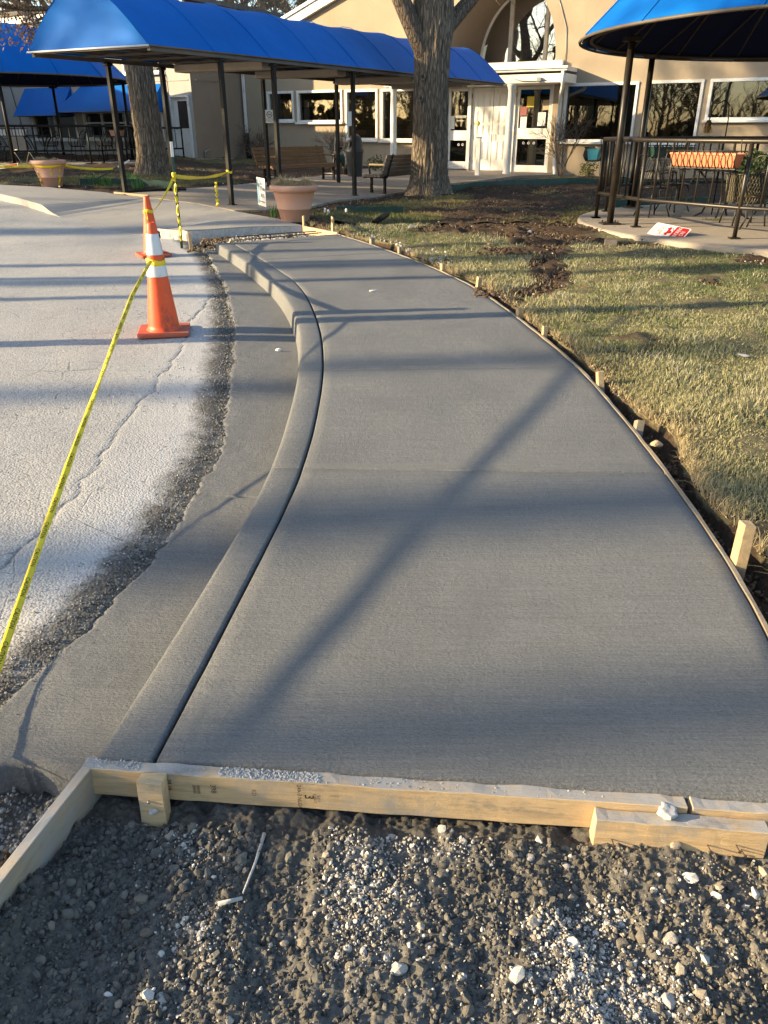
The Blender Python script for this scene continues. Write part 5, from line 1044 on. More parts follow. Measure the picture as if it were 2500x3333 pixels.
tape(catline(KN, Vector((PC.x, PC.y - .06, .86)), .05, 40), .045, 'caution tape running from the steel post to the nearest awning pole', lambda s_: 1.1 + .35*math.sin(s_*3), 6, pitch=.10)
tape([TP + Vector((.007*math.sin(k*.7) + .010, -.026, .86 - k*.028)) for k in range(28)], .034, 'long loose end of tape hanging down the steel post', lambda s_: 1.5 + .25*math.sin(s_*6), 7, pitch=.07)
tape([KN + Vector((.02*math.cos(a), .022*math.sin(a), .02*math.sin(a*1.7))) for a in np.linspace(0, 13, 40)], .05, 'knot of tape wound round the steel post', lambda s_: 1.5, 8)
tape([Vector((PC.x + .05*math.cos(a), PC.y + .05*math.sin(a), .86 + .012*math.sin(a*2))) for a in np.linspace(0, 6.6, 24)], .04, 'loop of tape round the nearest awning pole', lambda s_: 1.5, 9)
tape([Vector((-2.80 + .01*math.sin(k), 13.9, .72 - k*.022)) for k in range(19)], .045, 'short end of caution tape hanging beside the nearest awning pole', lambda s_: 1.5 + .3*math.sin(s_*9), 10, pitch=.05)

# ================================================================== POTS
def dry_tuft(n, r, h, c=(.50, .40, .24)):
    a = RNG.uniform(0, 6.28, n); q = r * np.sqrt(RNG.uniform(0, 1, n)); x, y = q*np.cos(a), q*np.sin(a)
    me = blades(x, y, np.zeros(n), RNG.uniform(.5, 1.0, n) * h, np.full(n, .006), np.clip(q / r * .75 + RNG.uniform(0, .35, n), 0, .95), np.array(c) * RNG.uniform(.6, 1.25, (n, 1))); return me
def pot(x, y, z, s_, label, tufts):
    root = empty('terracotta_planter', (x, y, z), 0, label=label, cat='planter', group='big terracotta planters')
    p = [(.0, 0), (.188, 0), (.196, .012), (.232, .165), (.240, .168), (.242, .182), (.236, .188), (.285, .375), (.292, .385), (.298, .392), (.325, .402), (.338, .425), (.340, .455), (.330, .478), (.312, .484), (.298, .478), (.290, .45), (.285, .41)]
    MB().lathe([(r * s_, q * s_) for r, q in p], 56).build('pot', M['terra'], root); MB().lathe([(.001, .468*s_), (.15, .466*s_), (.296*s_, .452*s_)], 32).build('potting_soil', M['mound'], root)
    for tx, ty, r, h in tufts: link('dead_tuft', dry_tuft(420, r, h), M['drygrass'], root, (tx, ty, .455 * s_))
    return root
Z_ = lambda x, y: float(T(x, y))
pot(-1.345, 12.40, Z_(-1.3, 12.4) - .01, 1.06, 'large terracotta planter with dead grass tufts at the corner of the walk', [(-.17, -.08, .13, .23), (-.03, -.12, .12, .20), (.19, -.06, .12, .22)])
POT2 = pot(-6.50, 16.35, Z_(-6.5, 16.3) - .02, .98, 'large terracotta planter wrapped in caution tape in front of the patio', [(-.16, -.05, .085, .13), (-.04, -.12, .08, .13), (.17, -.10, .08, .11)])
L2 = POT2.location
tape([L2 + Vector((.300*math.cos(a), .300*math.sin(a), .385 + .02*math.sin(a*2.2))) for a in np.linspace(2.6, 7.4, 34)], .05, 'caution tape wound under the rim of the far planter', lambda s_: 1.45, 11)
for (dx, dy, ln, lb) in ((-.15, -.22, .30, 'loose tape end hanging on the left of the far planter'), (.12, -.25, .20, 'frayed tape end hanging on the middle of the far planter'), (.24, -.12, .34, 'tape end trailing down the right side of the far planter')):
    tape([L2 + Vector((dx + .015*math.sin(k*.6) - dx*.22*k/20, dy*(1.02) - dy*.2*k/20, .37 - ln*k/20)) for k in range(21)], .034, lb, lambda s_: 1.4 + .8*math.sin(s_*8), 12)
tape(catline(L2 + Vector((-.28, -.05, .37)), L2 + Vector((-3.4, .25, .36)), .02, 20), .05, 'caution tape running left from the far planter', lambda s_: 1.3 + .3*math.sin(s_*2), 13, pitch=.1)
pl_ = empty('leaning_post', (-5.98, 16.75, Z_(-6, 16.7)), 0, label='dark post with white tip leaning over behind the far planter', cat='post')
MB().bar((0, 0, 0), (.66, .10, .33), .04, .03).build('shaft', M['green'], pl_); MB().bar((.66, .10, .33), (.90, .136, .45), .042, .032).build('tip', M['paper'], pl_)
tape(catline(L2 + Vector((.28, .05, .37)), (-5.4, 16.83, Z_(-6, 16.7) + .30), .03, 16), .045, 'caution tape tied to the leaning post', lambda s_: 1.2 + s_, 14, pitch=.1)

# ================================================================== BENCHES, BIN, HOSE REEL, BOLLARD
def bench(loc, rz, L, mat, label, n=5):
    root = empty('park_bench', loc, rz, label=label, cat='bench', group='slatted benches by the path')
    for k in range(n): MB().box((0, -.22 + k*.088, .375), (L, .075, .055)).build('seat_slat', M[mat], root, .006)
    MB().box((0, -.265, .352), (L, .035, .055), M=Matrix.Rotation(R(-40), 3, 'X')).build('seat_slat', M[mat], root, .005)
    for k in range(n): MB().box((0, .225 + .027*k, .435 + k*.078), (L, .035, .070), M=Matrix.Rotation(R(-18), 3, 'X')).build('back_slat', M[mat], root, .005)
    for sx in (-1, 1):
        x = sx * (L/2 - .20); f = MB()
        f.bar((x, -.20, .345), (x, .22, .345), .045, .05); f.bar((x, .215, .33), (x, .375, .80), .045, .03)
        f.build('frame', M['black'], root)
        for yy in (-.17, .17):
            q = MB(); q.bar((x, yy, 0), (x, yy, .33), .06, .045); q.box((x, yy - .03, .008), (.07, .15, .016)); q.build('leg', M['black'], root, .004)
        MB().bar((x, -.15, .16), (x, .15, .16), .012, .02).build('stretcher', M['steel'], root)
        a = MB(); a.tube([(x, -.20, .36), (x, -.23, .50), (x, -.20, .575), (x, -.10, .585)], .020, 8); a.build('arm_bracket', M['black'], root); MB().box((x, -.02, .590), (.06, .40, .035)).build('armrest', M['cedar' if mat == 'cedar' else 'pine'], root, .006)
    return root
bench((-2.05, 20.62, Z_(-2, 20.6) - .01), math.atan2(AV.y, AV.x) - .04, 2.55, 'cedar', 'brown slatted bench facing the path beyond the far row of awning poles')
bench((.42, 19.05, Z_(.4, 19) + .0), math.atan2(AV.y, AV.x) + math.pi + .02, 2.45, 'greyslat', 'grey weathered slatted bench seen from behind, left of the big tree')
bn = empty('litter_bin', (-.80, 23.1, Z_(-.8, 23.1)), 0, label='dark grey plastic litter bin with domed lid beside the path', cat='bin')
MB().lathe([(.0, 0), (.19, 0), (.198, .02), (.228, .60), (.236, .61), (.236, .65), (.20, .65)], 32).build('body', M['bin'], bn)
h = MB(); h.lathe([(.245, .62), (.252, .63), (.250, .70), (.228, .715), (.222, .73)] + [(.222*math.cos(a)**.75, .78 + .30*math.sin(a)) for a in np.linspace(0, 1.50, 9)] + [(.002, 1.082)], 36, (0, 0, 0), True, lambda a, r, z: r * (1 - .38*sstep((z - .74), 0, .06) * sstep(math.cos(a - R(200)), .35, .95)))
h.build('lid', M['bin'], bn)
f = MB(); f.add([(-.135, -.19, .74), (-.20, .02, .74), (-.155, .01, .93), (-.105, -.14, .93)], [(0, 1, 2, 3)]); f.build('opening', M['dark'], bn)
hr = empty('hose_reel_cart', (-1.24, 23.45, Z_(-1.2, 23.4)), .3, label='black hose reel cart with tubular handle beside the litter bin', cat='hose cart')
q = MB(); 
for sx in (-.13, .13): q.tube([(sx, .05, .05), (sx, -.02, .48), (sx*1.02, -.06, .78), (sx*.95, -.16, .98)], .016, 8)
q.tube([(-.1235, -.16, .98), (-.10, -.18, 1.02), (.10, -.18, 1.02), (.1235, -.16, .98)], .016, 8); q.tube([(-.13, -.05, .74), (.13, -.05, .74)], .012, 6); q.build('handle', M['steel'], hr)
for sx in (-.10, .14):
    q = MB(); q.tube([(sx, .05 + .22*math.cos(a), .40 + .22*math.sin(a)) for a in np.linspace(0, 6.283, 25)[:-1]], .014, 6, closed=True)
    for k in range(6): a = k*math.pi/3; q.tube([(sx, .05, .40), (sx, .05 + .22*math.cos(a), .40 + .22*math.sin(a))], .008, 5)
    q.build('reel_flange', M['steel'], hr)
q = MB()
for k in range(7): q.tube([(-.075 + k*.033, .05 + .15*math.cos(a), .40 + .15*math.sin(a)) for a in np.linspace(0, 6.283, 21)[:-1]], .016, 6, closed=True)
q.build('hose', M['green'], hr); MB().tube([(-.05, -.02, .70), (.07, -.02, .70)], .03, 8).build('crank', M['black'], hr)
for sx in (-.20, .22): MB().lathe([(.04, -.02), (.085, -.022), (.10, -.012), (.10, .012), (.085, .022), (.04, .02)], 20).build('wheel', M['black'], hr, loc=(sx, .10, .10), rot=(0, R(90), 0))
bo = empty('bollard', (2.70, 24.3, Z_(2.7, 24.3) + .02), -.5, label='slim white bollard standing in front of the double doors', cat='bollard')
MB().box((0, 0, .5), (.13, .09, 1.0)).build('post', M['white'], bo, .008); MB().box((0, 0, 1.01), (.15, .11, .03)).build('cap', M['steel'], bo, .005)
# signs
sg = empty('yard_sign', (-1.99, 13.50, Z_(-2, 13.5)), math.atan2(-.562, .21), label='white yard sign on wire legs beside the terracotta planter', cat='sign')
MB().box((0, 0, .30), (.60, .006, .42)).build('board', M['paper'], sg)
for x in (-.2, .2): MB().tube([(x, 0, -.08), (x, 0, .14)], .004, 5).build('leg', M['steel'], sg)
MB().prism([(-.28, .12), (-.12, .12), (-.16, .30), (-.14, .40), (-.20, .48), (-.28, .48)], -.0075, -.0045, Matrix(((1, 0, 0, 0), (0, 0, 1, 0), (0, 1, 0, 0), (0, 0, 0, 1)))).build('printed_figure', M['paleblue'], sg)
for tx, z, s_ in (('Thank you', .43, .075), ('HEALTHCARE', .335, .062), ('HEROES', .245, .085)): link('lettering', text_mesh(tx, s_), M['ink'], sg, (.08, -.0052, z), (R(90), 0, 0))
MB().box((.02, -.0045, .155), (.46, .003, .012)).build('printed_line', M['fadedink'], sg)
C0 = Vector((3.345, 10.36, .305)); bv = Vector((.185, .205, .112)); av = Vector((.372, -.24, -.03)); ex = (-bv).normalized(); ey = (av - ex * av.dot(ex)).normalized(); ez = ex.cross(ey)
ns = bpy.data.objects.new('parking_sign', None); COL.objects.link(ns); ns.matrix_world = Matrix(((ex.x, ey.x, ez.x, C0.x), (ex.y, ey.y, ez.y, C0.y), (ex.z, ey.z, ez.z, C0.z), (0, 0, 0, 1)))
tag(ns, 'red and white no parking tow away sign lying on the edge of the round patio', 'sign'); SW, SH = .305, .455
pl = []
for cx, cy, a0 in ((-.025, SH - .025, 0), (-SW + .025, SH - .025, 90), (-SW + .025, .025, 180), (-.025, .025, 270)):
    for q in range(5): a = R(a0 + q*22.5); pl.append((cx + .025*math.cos(a), cy + .025*math.sin(a)))
MB().prism(pl, -.002, .0).build('plate', M['paper'], ns)
MB().prism([(-SW + .014, SH*.60), (-.014, SH*.60), (-.014, SH - .03), (-.03, SH - .014), (-SW + .03, SH - .014), (-SW + .014, SH - .03)], .0008, .0016).build('red_panel', M['red'], ns)
link('lettering', text_mesh('NO\nPARKING', .072), M['paper'], ns, (-SW/2, SH*.785, .0022))
tk = MB(); tk.prism([(-.10, .20), (.10, .20), (.10, .225), (.055, .23), (.04, .262), (-.005, .262), (-.02, .232), (-.10, .228)], .0008, .0014); tk.prism([(-.10, .24), (-.02, .275), (-.02, .268), (-.10, .232)], .0008, .0014)
for x in (-.06, .06): tk.lathe([(.001, .0009), (.017, .0009), (.017, .0016), (.001, .0016)], 14, (x, .198, 0))
tk.build('truck_symbol', M['red'], ns, loc=(-SW/2, 0, 0)); link('lettering', text_mesh('TOW AWAY\nZONE', .036), M['red'], ns, (-SW/2, .115, .0014)); link('lettering', text_mesh('AT OWNERS EXPENSE', .018), M['red'], ns, (-SW/2, .045, .0014))
PD = P1 + SV * .09 + AV * 5.4
sn = empty('no_smoking_sign', (PD.x + .11, PD.y - .09, 1.76), .10, label='small white no smoking sign fixed to an awning pole', cat='sign'); MB().box((0, 0, 0), (.17, .004, .25)).build('plate', M['paper'], sn)
MB().tube([(.055*math.cos(a), -.004, .035 + .055*math.sin(a)) for a in np.linspace(0, 6.283, 25)[:-1]], .006, 5, closed=True).bar((-.038, -.004, .073), (.038, -.004, -.003), .010, .004).build('symbol', M['ink'], sn); MB().box((0, -.004, .036), (.07, .002, .014)).build('symbol', M['ink'], sn); link('lettering', text_mesh('NO SMOKING\nWITHIN 25 FEET\nOF ENTRANCE', .026), M['ink'], sn, (0, -.003, -.068), (R(90), 0, 0))
PG = P1 + SV * (WID - .09) + AV * 5.2
pn = MB().box((0, 0, 0), (.10, .012, .26)).build('paper_notice', M['paper'], None, loc=(PG.x - .085, PG.y - .03, 1.70), rot=(0, 0, .2)); tag(pn, 'narrow white notice strapped to the awning pole near the grey bench', 'notice')
rs_ = MB().box((0, 0, 0), (.45, .30, .004)).build('fallen_sign', M['paper'], None, loc=(-9.35, 21.0, .70), rot=(.25, -.1, .3)); tag(rs_, 'white and red sign lying on the ground at the left edge', 'sign'); MB().box((0, .06, .003), (.40, .12, .003)).build('red_panel', M['red'], rs_)

# ================================================================== GAZEBO FURNITURE, RAIL PLANTERS
def planter(p0, p1, z, mat, label, side, h=.15, wmat='bronze'):
    a, b = Vector((p0[0], p0[1], z)), Vector((p1[0], p1[1], z)); L = (b - a).length; rz = math.atan2(b.y - a.y, b.x - a.x)
    root = empty('rail_planter', (a + b) / 2, rz, label=label, cat='planter box', group='planter boxes hung on the railings'); yc = side * .115
    m_ = MB(); w0, w1 = .065, .085
    V = [(-L/2 + .05, yc - w0, -h), (L/2 - .05, yc - w0, -h), (L/2 - .05, yc + w0, -h), (-L/2 + .05, yc + w0, -h), (-L/2 + .02, yc - w1, 0), (L/2 - .02, yc - w1, 0), (L/2 - .02, yc + w1, 0), (-L/2 + .02, yc + w1, 0)]
    m_.add(V, [(3, 2, 1, 0), (0, 1, 5, 4), (1, 2, 6, 5), (2, 3, 7, 6), (3, 0, 4, 7)]); m_.box((0, yc - w1, -.008), (L - .03, .012, .024)); m_.box((0, yc + w1, -.008), (L - .03, .012, .024)); m_.build('box', M[mat], root, .004)
    MB().box((0, yc, -.03), (L - .09, .14, .01)).build('potting_soil', M['mound'], root)
    for y in (yc - .115, yc + .115): MB().tube([(-L/2 - .02, y, .025), (L/2 + .02, y, .025)], .0065, 6).build('basket_rim', M[wmat], root)
    MB().box((0, yc, -h - .012), (L, .16, .012)).build('basket_base', M[wmat], root)
    wre = MB().tube([(0, -.125, .03), (0, -.105, .01), (0, -.118, -.03), (0, -.13, -.08), (0, -.11, -.125), (0, -.08, -h - .01)], .0085, 5).mesh('wire')
    n = max(5, int(L / .082))
    for sgn in (1, -1):
        for k in range(n + 1): link('wire', wre, M[wmat], root, (-L/2 + L*k/n, yc, 0), (0, 0, 0 if sgn > 0 else math.pi))
    for k in (-1, 1): MB().tube([(k*L*.4, -side*.01, .15), (k*L*.4, side*.03, .16), (k*L*.4, yc - side*.11, .03)], .006, 5).build('hook', M[wmat], root)
    return root
A_, B_ = Vector((3.46, 11.226)), Vector((4.293, 9.948)); u_ = (B_ - A_).normalized(); f0, f1 = A_ + u_*.53, A_ + u_*1.50
planter(f0, f1, 1.235, 'peach', 'orange planter box in a wire basket hung on the right patio railing', -1)
planter((3.20, 12.56), (3.50, 13.24), 1.235, 'teal', 'turquoise planter box hung on the left side of the right patio railing', 1)
planter((4.45, 14.48), (5.25, 14.86), 1.235, 'green', 'dark green planter box on the far side of the right patio railing', -1)
planter((-10.75, 23.2), (-9.75, 23.32), 1.52, 'paper', 'white planter box hung on the left patio railing', 1, wmat='black')
planter((-7.88, 24.5), (-7.80, 25.2), 1.50, 'terra', 'brown planter box on the left patio railing behind the tree', -1, wmat='black')
def chair(loc, rz, label, mat='bronze', tall=1.0):
    root = empty('patio_chair', loc, rz, label=label, cat='chair', group='wire patio chairs')
    MB().lathe([(.001, .405), (.20, .40), (.215, .41), (.22, .425), (.205, .428), (.001, .418)], 26).build('seat', M[mat], root)
    for a in (45, 135, 225, 315):
        c_, s_ = math.cos(R(a)), math.sin(R(a)); MB().tube([(.17*c_, .17*s_, .41), (.23*c_, .23*s_, .30), (.20*c_, .20*s_, .15), (.27*c_, .27*s_, .0)], .011, 6).build('leg', M[mat], root)
    bk = MB(); bk.tube([(-.20, .06, .42), (-.24, .14, .62), (-.20, .24, .80*tall), (-.08, .29, .86*tall), (.08, .29, .86*tall), (.20, .24, .80*tall), (.24, .14, .62), (.20, .06, .42)], .011, 6); bk.tube([(-.24, .12, .62), (-.27, -.14, .64), (-.23, -.17, .52), (-.18, -.14, .42)], .010, 6); bk.tube([(.24, .12, .62), (.27, -.14, .64), (.23, -.17, .52), (.18, -.14, .42)], .010, 6); bk.build('back_frame', M[mat], root)
    wv = MB()
    for k in range(-9, 10):
        for sg_ in (1, -1):
            x0, x1 = k*.035, k*.035 + sg_*.16
            P_ = [(x0 + (x1-x0)*f, .13 + .15*math.cos(min(1.5, abs((x0 + (x1-x0)*f)/.24)) * 1.2) * (0.6 + .5*f), .45 + f*.38*tall) for f in np.linspace(0, 1, 4) if abs(x0 + (x1-x0)*f) < .215]
            if len(P_) > 1: wv.tube(P_, .0034, 3, False)
    wv.build('back_mesh', M[mat], root, kind='stuff'); return root
def table(loc, r, label, mat='bronze', h=.72):
    root = empty('patio_table', loc, .2, label=label, cat='table'); q = MB(); q.lathe([(.001, h - .01), (r - .02, h - .01), (r, h - .02), (r + .008, h - .005), (r, h + .004), (.001, h)], 40); q.build('tabletop', M[mat], root)
    MB().tube([(r*.86*math.cos(a), r*.86*math.sin(a), h - .05) for a in np.linspace(0, 6.283, 33)[:-1]], .012, 6, closed=True).build('apron_ring', M[mat], root)
    for k in range(4):
        a = R(45 + 90*k); c_, s_ = math.cos(a), math.sin(a); MB().tube([(r*.82*c_, r*.82*s_, h - .02), (r*.55*c_, r*.55*s_, .52), (r*.36*c_, r*.36*s_, .28), (r*.52*c_, r*.52*s_, .06), (r*.72*c_, r*.72*s_, .0)], .016, 8).build('leg', M[mat], root)
    return root
table((5.15, 12.55, .29), .56, 'round wire patio table under the right gazebo')
chair((4.15, 12.75, .29), 1.9, 'wire chair on the left of the right gazebo table'); chair((4.75, 13.6, .29), .6, 'wire chair behind the right gazebo table'); chair((6.1, 12.9, .29), -1.2, 'wire chair beyond the right gazebo table, near the frame edge'); chair((5.02, 10.95, .29), 2.5, 'tall legged wire chair closest to the orange planter', tall=1.05)
mc = empty('mesh_planter', (5.05, 11.55, .29), 0, label='olive mesh barrel planter holding a green plant under the right gazebo', cat='planter')
rg = MB(); n_ = 46
for k in range(n_):
    for sg_ in (1, -1): rg.tube([((.27 + .035*f)*math.cos(2*math.pi*(k + sg_*f*3.2)/n_), (.27 + .035*f)*math.sin(2*math.pi*(k + sg_*f*3.2)/n_), .30 + f*.36) for f in np.linspace(0, 1, 5)], .0042, 3, False)
rg.build('mesh_side', plain('olive_mesh', (.14, .125, .07), .5, .2), mc, kind='stuff'); MB().lathe([(.001, .30), (.27, .30), (.262, .34), (.296, .66), (.27, .66), (.001, .62)], 30).build('liner', M['dark'], mc)
for z, r in ((.30, .275), (.66, .31)): MB().tube([(r*math.cos(a), r*math.sin(a), z) for a in np.linspace(0, 6.283, 33)[:-1]], .010, 6, closed=True).build('hoop', M['bronze'], mc)
for k in range(4): a = R(45 + 90*k); MB().tube([(.26*math.cos(a), .26*math.sin(a), .32), (.32*math.cos(a), .32*math.sin(a), 0)], .011, 6).build('leg', M['bronze'], mc)
def leaf_blob(n, rx, rz, size, c, seed=0, flat=.0):
    rs = np.random.default_rng(seed); d = rs.normal(size=(n, 3)); d /= np.linalg.norm(d, axis=1)[:, None]; q = rs.uniform(.25, 1, n)[:, None] ** .5
    P = d * q * np.array([rx, rx, rz]) * (1 + .3*fbm(d[:, 0]*2, d[:, 1]*2, d[:, 2]*2, 2, seed))[:, None]; P[:, 2] += rz
    a = rs.normal(size=(n, 3)); a /= np.linalg.norm(a, axis=1)[:, None]; b = np.cross(a, rs.normal(size=(n, 3))); b /= np.linalg.norm(b, axis=1)[:, None]; s_ = size * rs.uniform(.6, 1.2, n)[:, None]
    V = np.stack([P - a*s_*.5, P + b*s_*.28, P + a*s_*.5, P - b*s_*.28], 1).reshape(-1, 3); F = (np.arange(n)[:, None]*4 + np.arange(4)); me = fast_mesh('foliage', V, F)
    c = np.array(c) * rs.uniform(.55, 1.35, (n, 1)); set_attr(me, 'tint', np.repeat(np.concatenate([c, np.ones((n, 1))], 1), 4, 0), 'FLOAT_COLOR'); return me
link('plant', leaf_blob(420, .26, .16, .07, (.05, .09, .03), 3), M['leaf'], mc, (0, 0, .64))
hk = empty('shepherd_hook', (5.18, 13.0, .29), .0, label='thin black shepherd hook behind the railing holding a straw bundle', cat='hook'); MB().tube([(0, 0, 0), (.0, 0, 1.35), (-.03, 0, 1.55), (-.10, 0, 1.60), (-.20, 0, 1.55), (-.27, 0, 1.42), (-.285, 0, 1.33)], .009, 6).build('rod', M['black'], hk)
sb = empty('straw_bundle', (4.895, 13.0, 1.60), 0, label='tan straw bundle hanging from the shepherd hook', cat='bundle'); n = 260; q = RNG.uniform(-.05, .05, (n, 2)); me = blades(q[:, 0]*.7, q[:, 1]*.7, np.zeros(n), -RNG.uniform(.08, .20, n), np.full(n, .012), RNG.uniform(.05, .35, n), np.array([.42, .28, .12]) * RNG.uniform(.5, 1.3, (n, 1))); link('straw', me, M['drygrass'], sb); MB().lathe([(.001, .03), (.03, .02), (.045, -.02), (.04, -.05), (.001, -.06)], 14).build('binding', M['rust'], sb)
table((-10.2, 25.2, .66), .6, 'round grey table on the left patio', 'black'); 
for x, y, a, lb in ((-11.0, 25.0, 1.9, 'black wire chair at the left end of the left patio'), (-9.2, 25.6, -1.6, 'black wire chair right of the left patio table'), (-10.3, 26.3, .1, 'black wire chair behind the left patio table'), (-8.7, 26.6, -.6, 'black wire chair by the wing windows')): chair((x, y, .66), a, lb, 'black')
fc = empty('folding_chair', (-10.35, 24.3, .66), .9, label='tan fabric chair leaning behind the white planter box', cat='chair'); MB().box((0, .16, .58), (.46, .02, .62), M=Matrix.Rotation(R(-22), 3, 'X')).build('backrest', M['box'], fc, .006); MB().box((0, -.10, .33), (.44, .40, .02)).build('seat', M['box'], fc, .005)
for sx in (-.22, .22):
    MB().tube([(sx, -.28, 0), (sx, .06, .34), (sx, .30, .9)], .012, 6).build('leg', M['steel'], fc); MB().tube([(sx, .26, 0), (sx, -.02, .34), (sx, -.26, .36)], .012, 6).build('leg', M['steel'], fc)
# ================================================================== TREES AND PLANTS
class Wood:
    def __init__(s): s.V, s.F, s.n = [], [], 0
    def tube(s, P, r, k):
        P = np.asarray(P, float); m = len(P); D = np.gradient(P, axis=0); D /= np.linalg.norm(D, axis=1)[:, None] + 1e-9
        ref = np.array([.31, .22, .92]) if abs(D[0, 2]) < .9 else np.array([1., .1, 0]); X = np.cross(D, ref); X /= np.linalg.norm(X, axis=1)[:, None] + 1e-9; Y = np.cross(D, X)
        a = np.arange(k) * 2*np.pi/k; V = P[:, None] + (X[:, None]*np.cos(a)[None, :, None] + Y[:, None]*np.sin(a)[None, :, None]) * np.asarray(r)[:, None, None]
        i = np.arange(m-1)[:, None]*k; j = np.arange(k)[None]; j2 = (j+1) % k
        F = np.stack([i + j, i + j2, i + k + j2, i + k + j], -1).reshape(-1, 4) + s.n; s.V.append(V.reshape(-1, 3)); s.F.append(F); s.n += m*k
    def mesh(s, name): return fast_mesh(name, np.concatenate(s.V), np.concatenate(s.F), True)
def grow(w, rs, p, d, L, r, lvl, tips=None, up=.12, spread=.75, kids=(4, 4, 4, 3), wig=.22):
    n = 6 if lvl < 2 else 4; P = [p]; q = np.array(d, float); step = L / n
    for i in range(n):
        q = q + rs.normal(0, wig, 3) * (.6 + .25*lvl); q[2] += up * (1 if lvl else .3); q /= np.linalg.norm(q); P.append(P[-1] + q * step)
    end = r * (.55 if lvl < 3 else .35); R_ = np.linspace(r, end, n + 1); w.tube(P, R_, (9, 7, 5, 4, 3, 3)[min(lvl, 5)])
    if tips is not None and lvl >= len(kids) - 1: tips.append(P[-1])
    if lvl >= len(kids): return
    k = kids[lvl]
    for i in range(k):
        f = .35 + .65 * (i + rs.uniform(.2, .9)) / k; j = min(n, int(f * n)); base = np.array(P[j]); dd = np.array(P[min(j+1, n)]) - np.array(P[max(j-1, 0)]); dd /= np.linalg.norm(dd)
        s_ = rs.normal(size=3); s_ -= dd * s_.dot(dd); s_ /= np.linalg.norm(s_); nd = dd * (1 - spread*.5) + s_ * spread; nd /= np.linalg.norm(nd)
        grow(w, rs, base, nd, L * rs.uniform(.5, .78), max(.005, R_[j] * rs.uniform(.45, .68)), lvl + 1, tips, up, spread, kids, wig)
def tree_thing(name, loc, label, trunk_me, branch_me, mat, group=None, rz=0.0, sc=1.0, cat='tree'):
    root = empty(name, loc, rz, label=label, cat=cat); 
    if group: root['group'] = group
    root.scale = (sc, sc, sc); link('trunk', trunk_me, M[mat], root); link('crown', branch_me, M['twig' if mat == 'bark' else mat], root); return root
def bark_trunk(H, prof, n=120, rings=150, seed=0, lean=(0, 0), lobes=5, flare=.12):
    z = np.linspace(0, 1, rings) ** 1.35 * H; a = np.arange(n) * 2*np.pi/n; A, Zz = np.meshgrid(a, z); r = np.interp(Zz, [p[0] for p in prof], [p[1] for p in prof])
    fl = np.exp(-Zz / .28); lob = np.abs(np.cos(A*lobes/2 + 1.1 + .4*np.sin(A*2 + seed))) ** 1.5; r = r * (1 + flare * 3 * fl * (lob - .35)) * (1 + .035 * fbm(np.cos(A)*1.4, np.sin(A)*1.4, Zz*.9, 3, seed + 2))
    rid = np.abs(fbm(np.cos(A)*7 + 20, np.sin(A)*7, Zz*1.15, 4, seed + 5)); r = r + .062 * (np.clip(rid, 0, .5) - .25) * np.clip(r / .3, .3, 1.2)
    X = r*np.cos(A) + lean[0]*(Zz/H)**1.3*H; Y = r*np.sin(A) + lean[1]*(Zz/H)**1.3*H
    idx = np.arange(n*rings).reshape(rings, n); nx = np.roll(idx, -1, 1); F = np.stack([idx[:-1], nx[:-1], nx[1:], idx[1:]], -1).reshape(-1, 4)
    return fast_mesh('trunk', np.stack([X, Y, Zz], -1).reshape(-1, 3), F, True)
# big tree right of the path
rs = np.random.default_rng(5); TZ = Z_(.98, 18.3) - .05
tm = bark_trunk(4.6, [(0, .50), (.15, .45), (.45, .385), (1.2, .365), (2.2, .345), (2.75, .36), (3.1, .41), (3.5, .40), (4.0, .36), (4.6, .34)], seed=3)
w = Wood(); b0 = lambda z: np.array([0, 0, z])
grow(w, rs, np.array([-.20, -.10, 2.72]), np.array([-.50, .02, .86]), 3.6, .20, 0, up=.12, wig=.07); grow(w, rs, np.array([.12, .05, 2.95]), np.array([.62, .25, .74]), 3.2, .17, 0, wig=.08); grow(w, rs, b0(4.4), np.array([.04, .05, 1]), 4.2, .33, 0, wig=.06, kids=(5, 5, 4, 3)); grow(w, rs, b0(4.2), np.array([-.3, .5, .7]), 3.2, .2, 0)
grow(w, rs, np.array([.9, -.1, 4.3]), np.array([.5, -.1, -.6]), 1.9, .02, 3, up=-.10)
tree_thing('oak_tree', (.98, 18.25, TZ), 'large bare tree with furrowed trunk in front of the entrance awning', tm, w.mesh('crown'), 'bark', rz=.3)
MAIN = bpy.data.objects['oak_tree']
for dx, dz in ((-.20, 2.28), (.05, 2.6), (-.24, 1.9)):
    q = MB(); q.tube([(.05*math.cos(a), .0, .05*math.sin(a)) for a in np.linspace(0, 6.283, 17)[:-1]], .018, 6, closed=True); q.lathe([(.001, .0), (.04, .0)], 14); q.build('knot', M['palebark'], MAIN, loc=(dx*math.cos(.3) - .33*math.sin(.3) * 1.0, -.345 + abs(dx)*.35, dz), rot=(0, 0, dx - .3))
# left tree
rs = np.random.default_rng(9); LZ = Z_(-5.46, 19.9) - .05
tm = bark_trunk(4.4, [(0, .46), (.15, .41), (.5, .33), (1.3, .305), (2.2, .30), (3.2, .29), (4.4, .25)], seed=12, lobes=6, lean=(-.03, 0))
w = Wood(); tips = []
grow(w, rs, np.array([-.12, 0, 4.2]), np.array([.02, .05, 1]), 3.8, .24, 0, tips); grow(w, rs, np.array([-.1, 0, 3.9]), np.array([-.75, .1, .42]), 3.4, .13, 0, tips, up=.03, wig=.08); grow(w, rs, np.array([.1, .1, 3.6]), np.array([.6, .4, .6]), 3.0, .14, 0, tips)
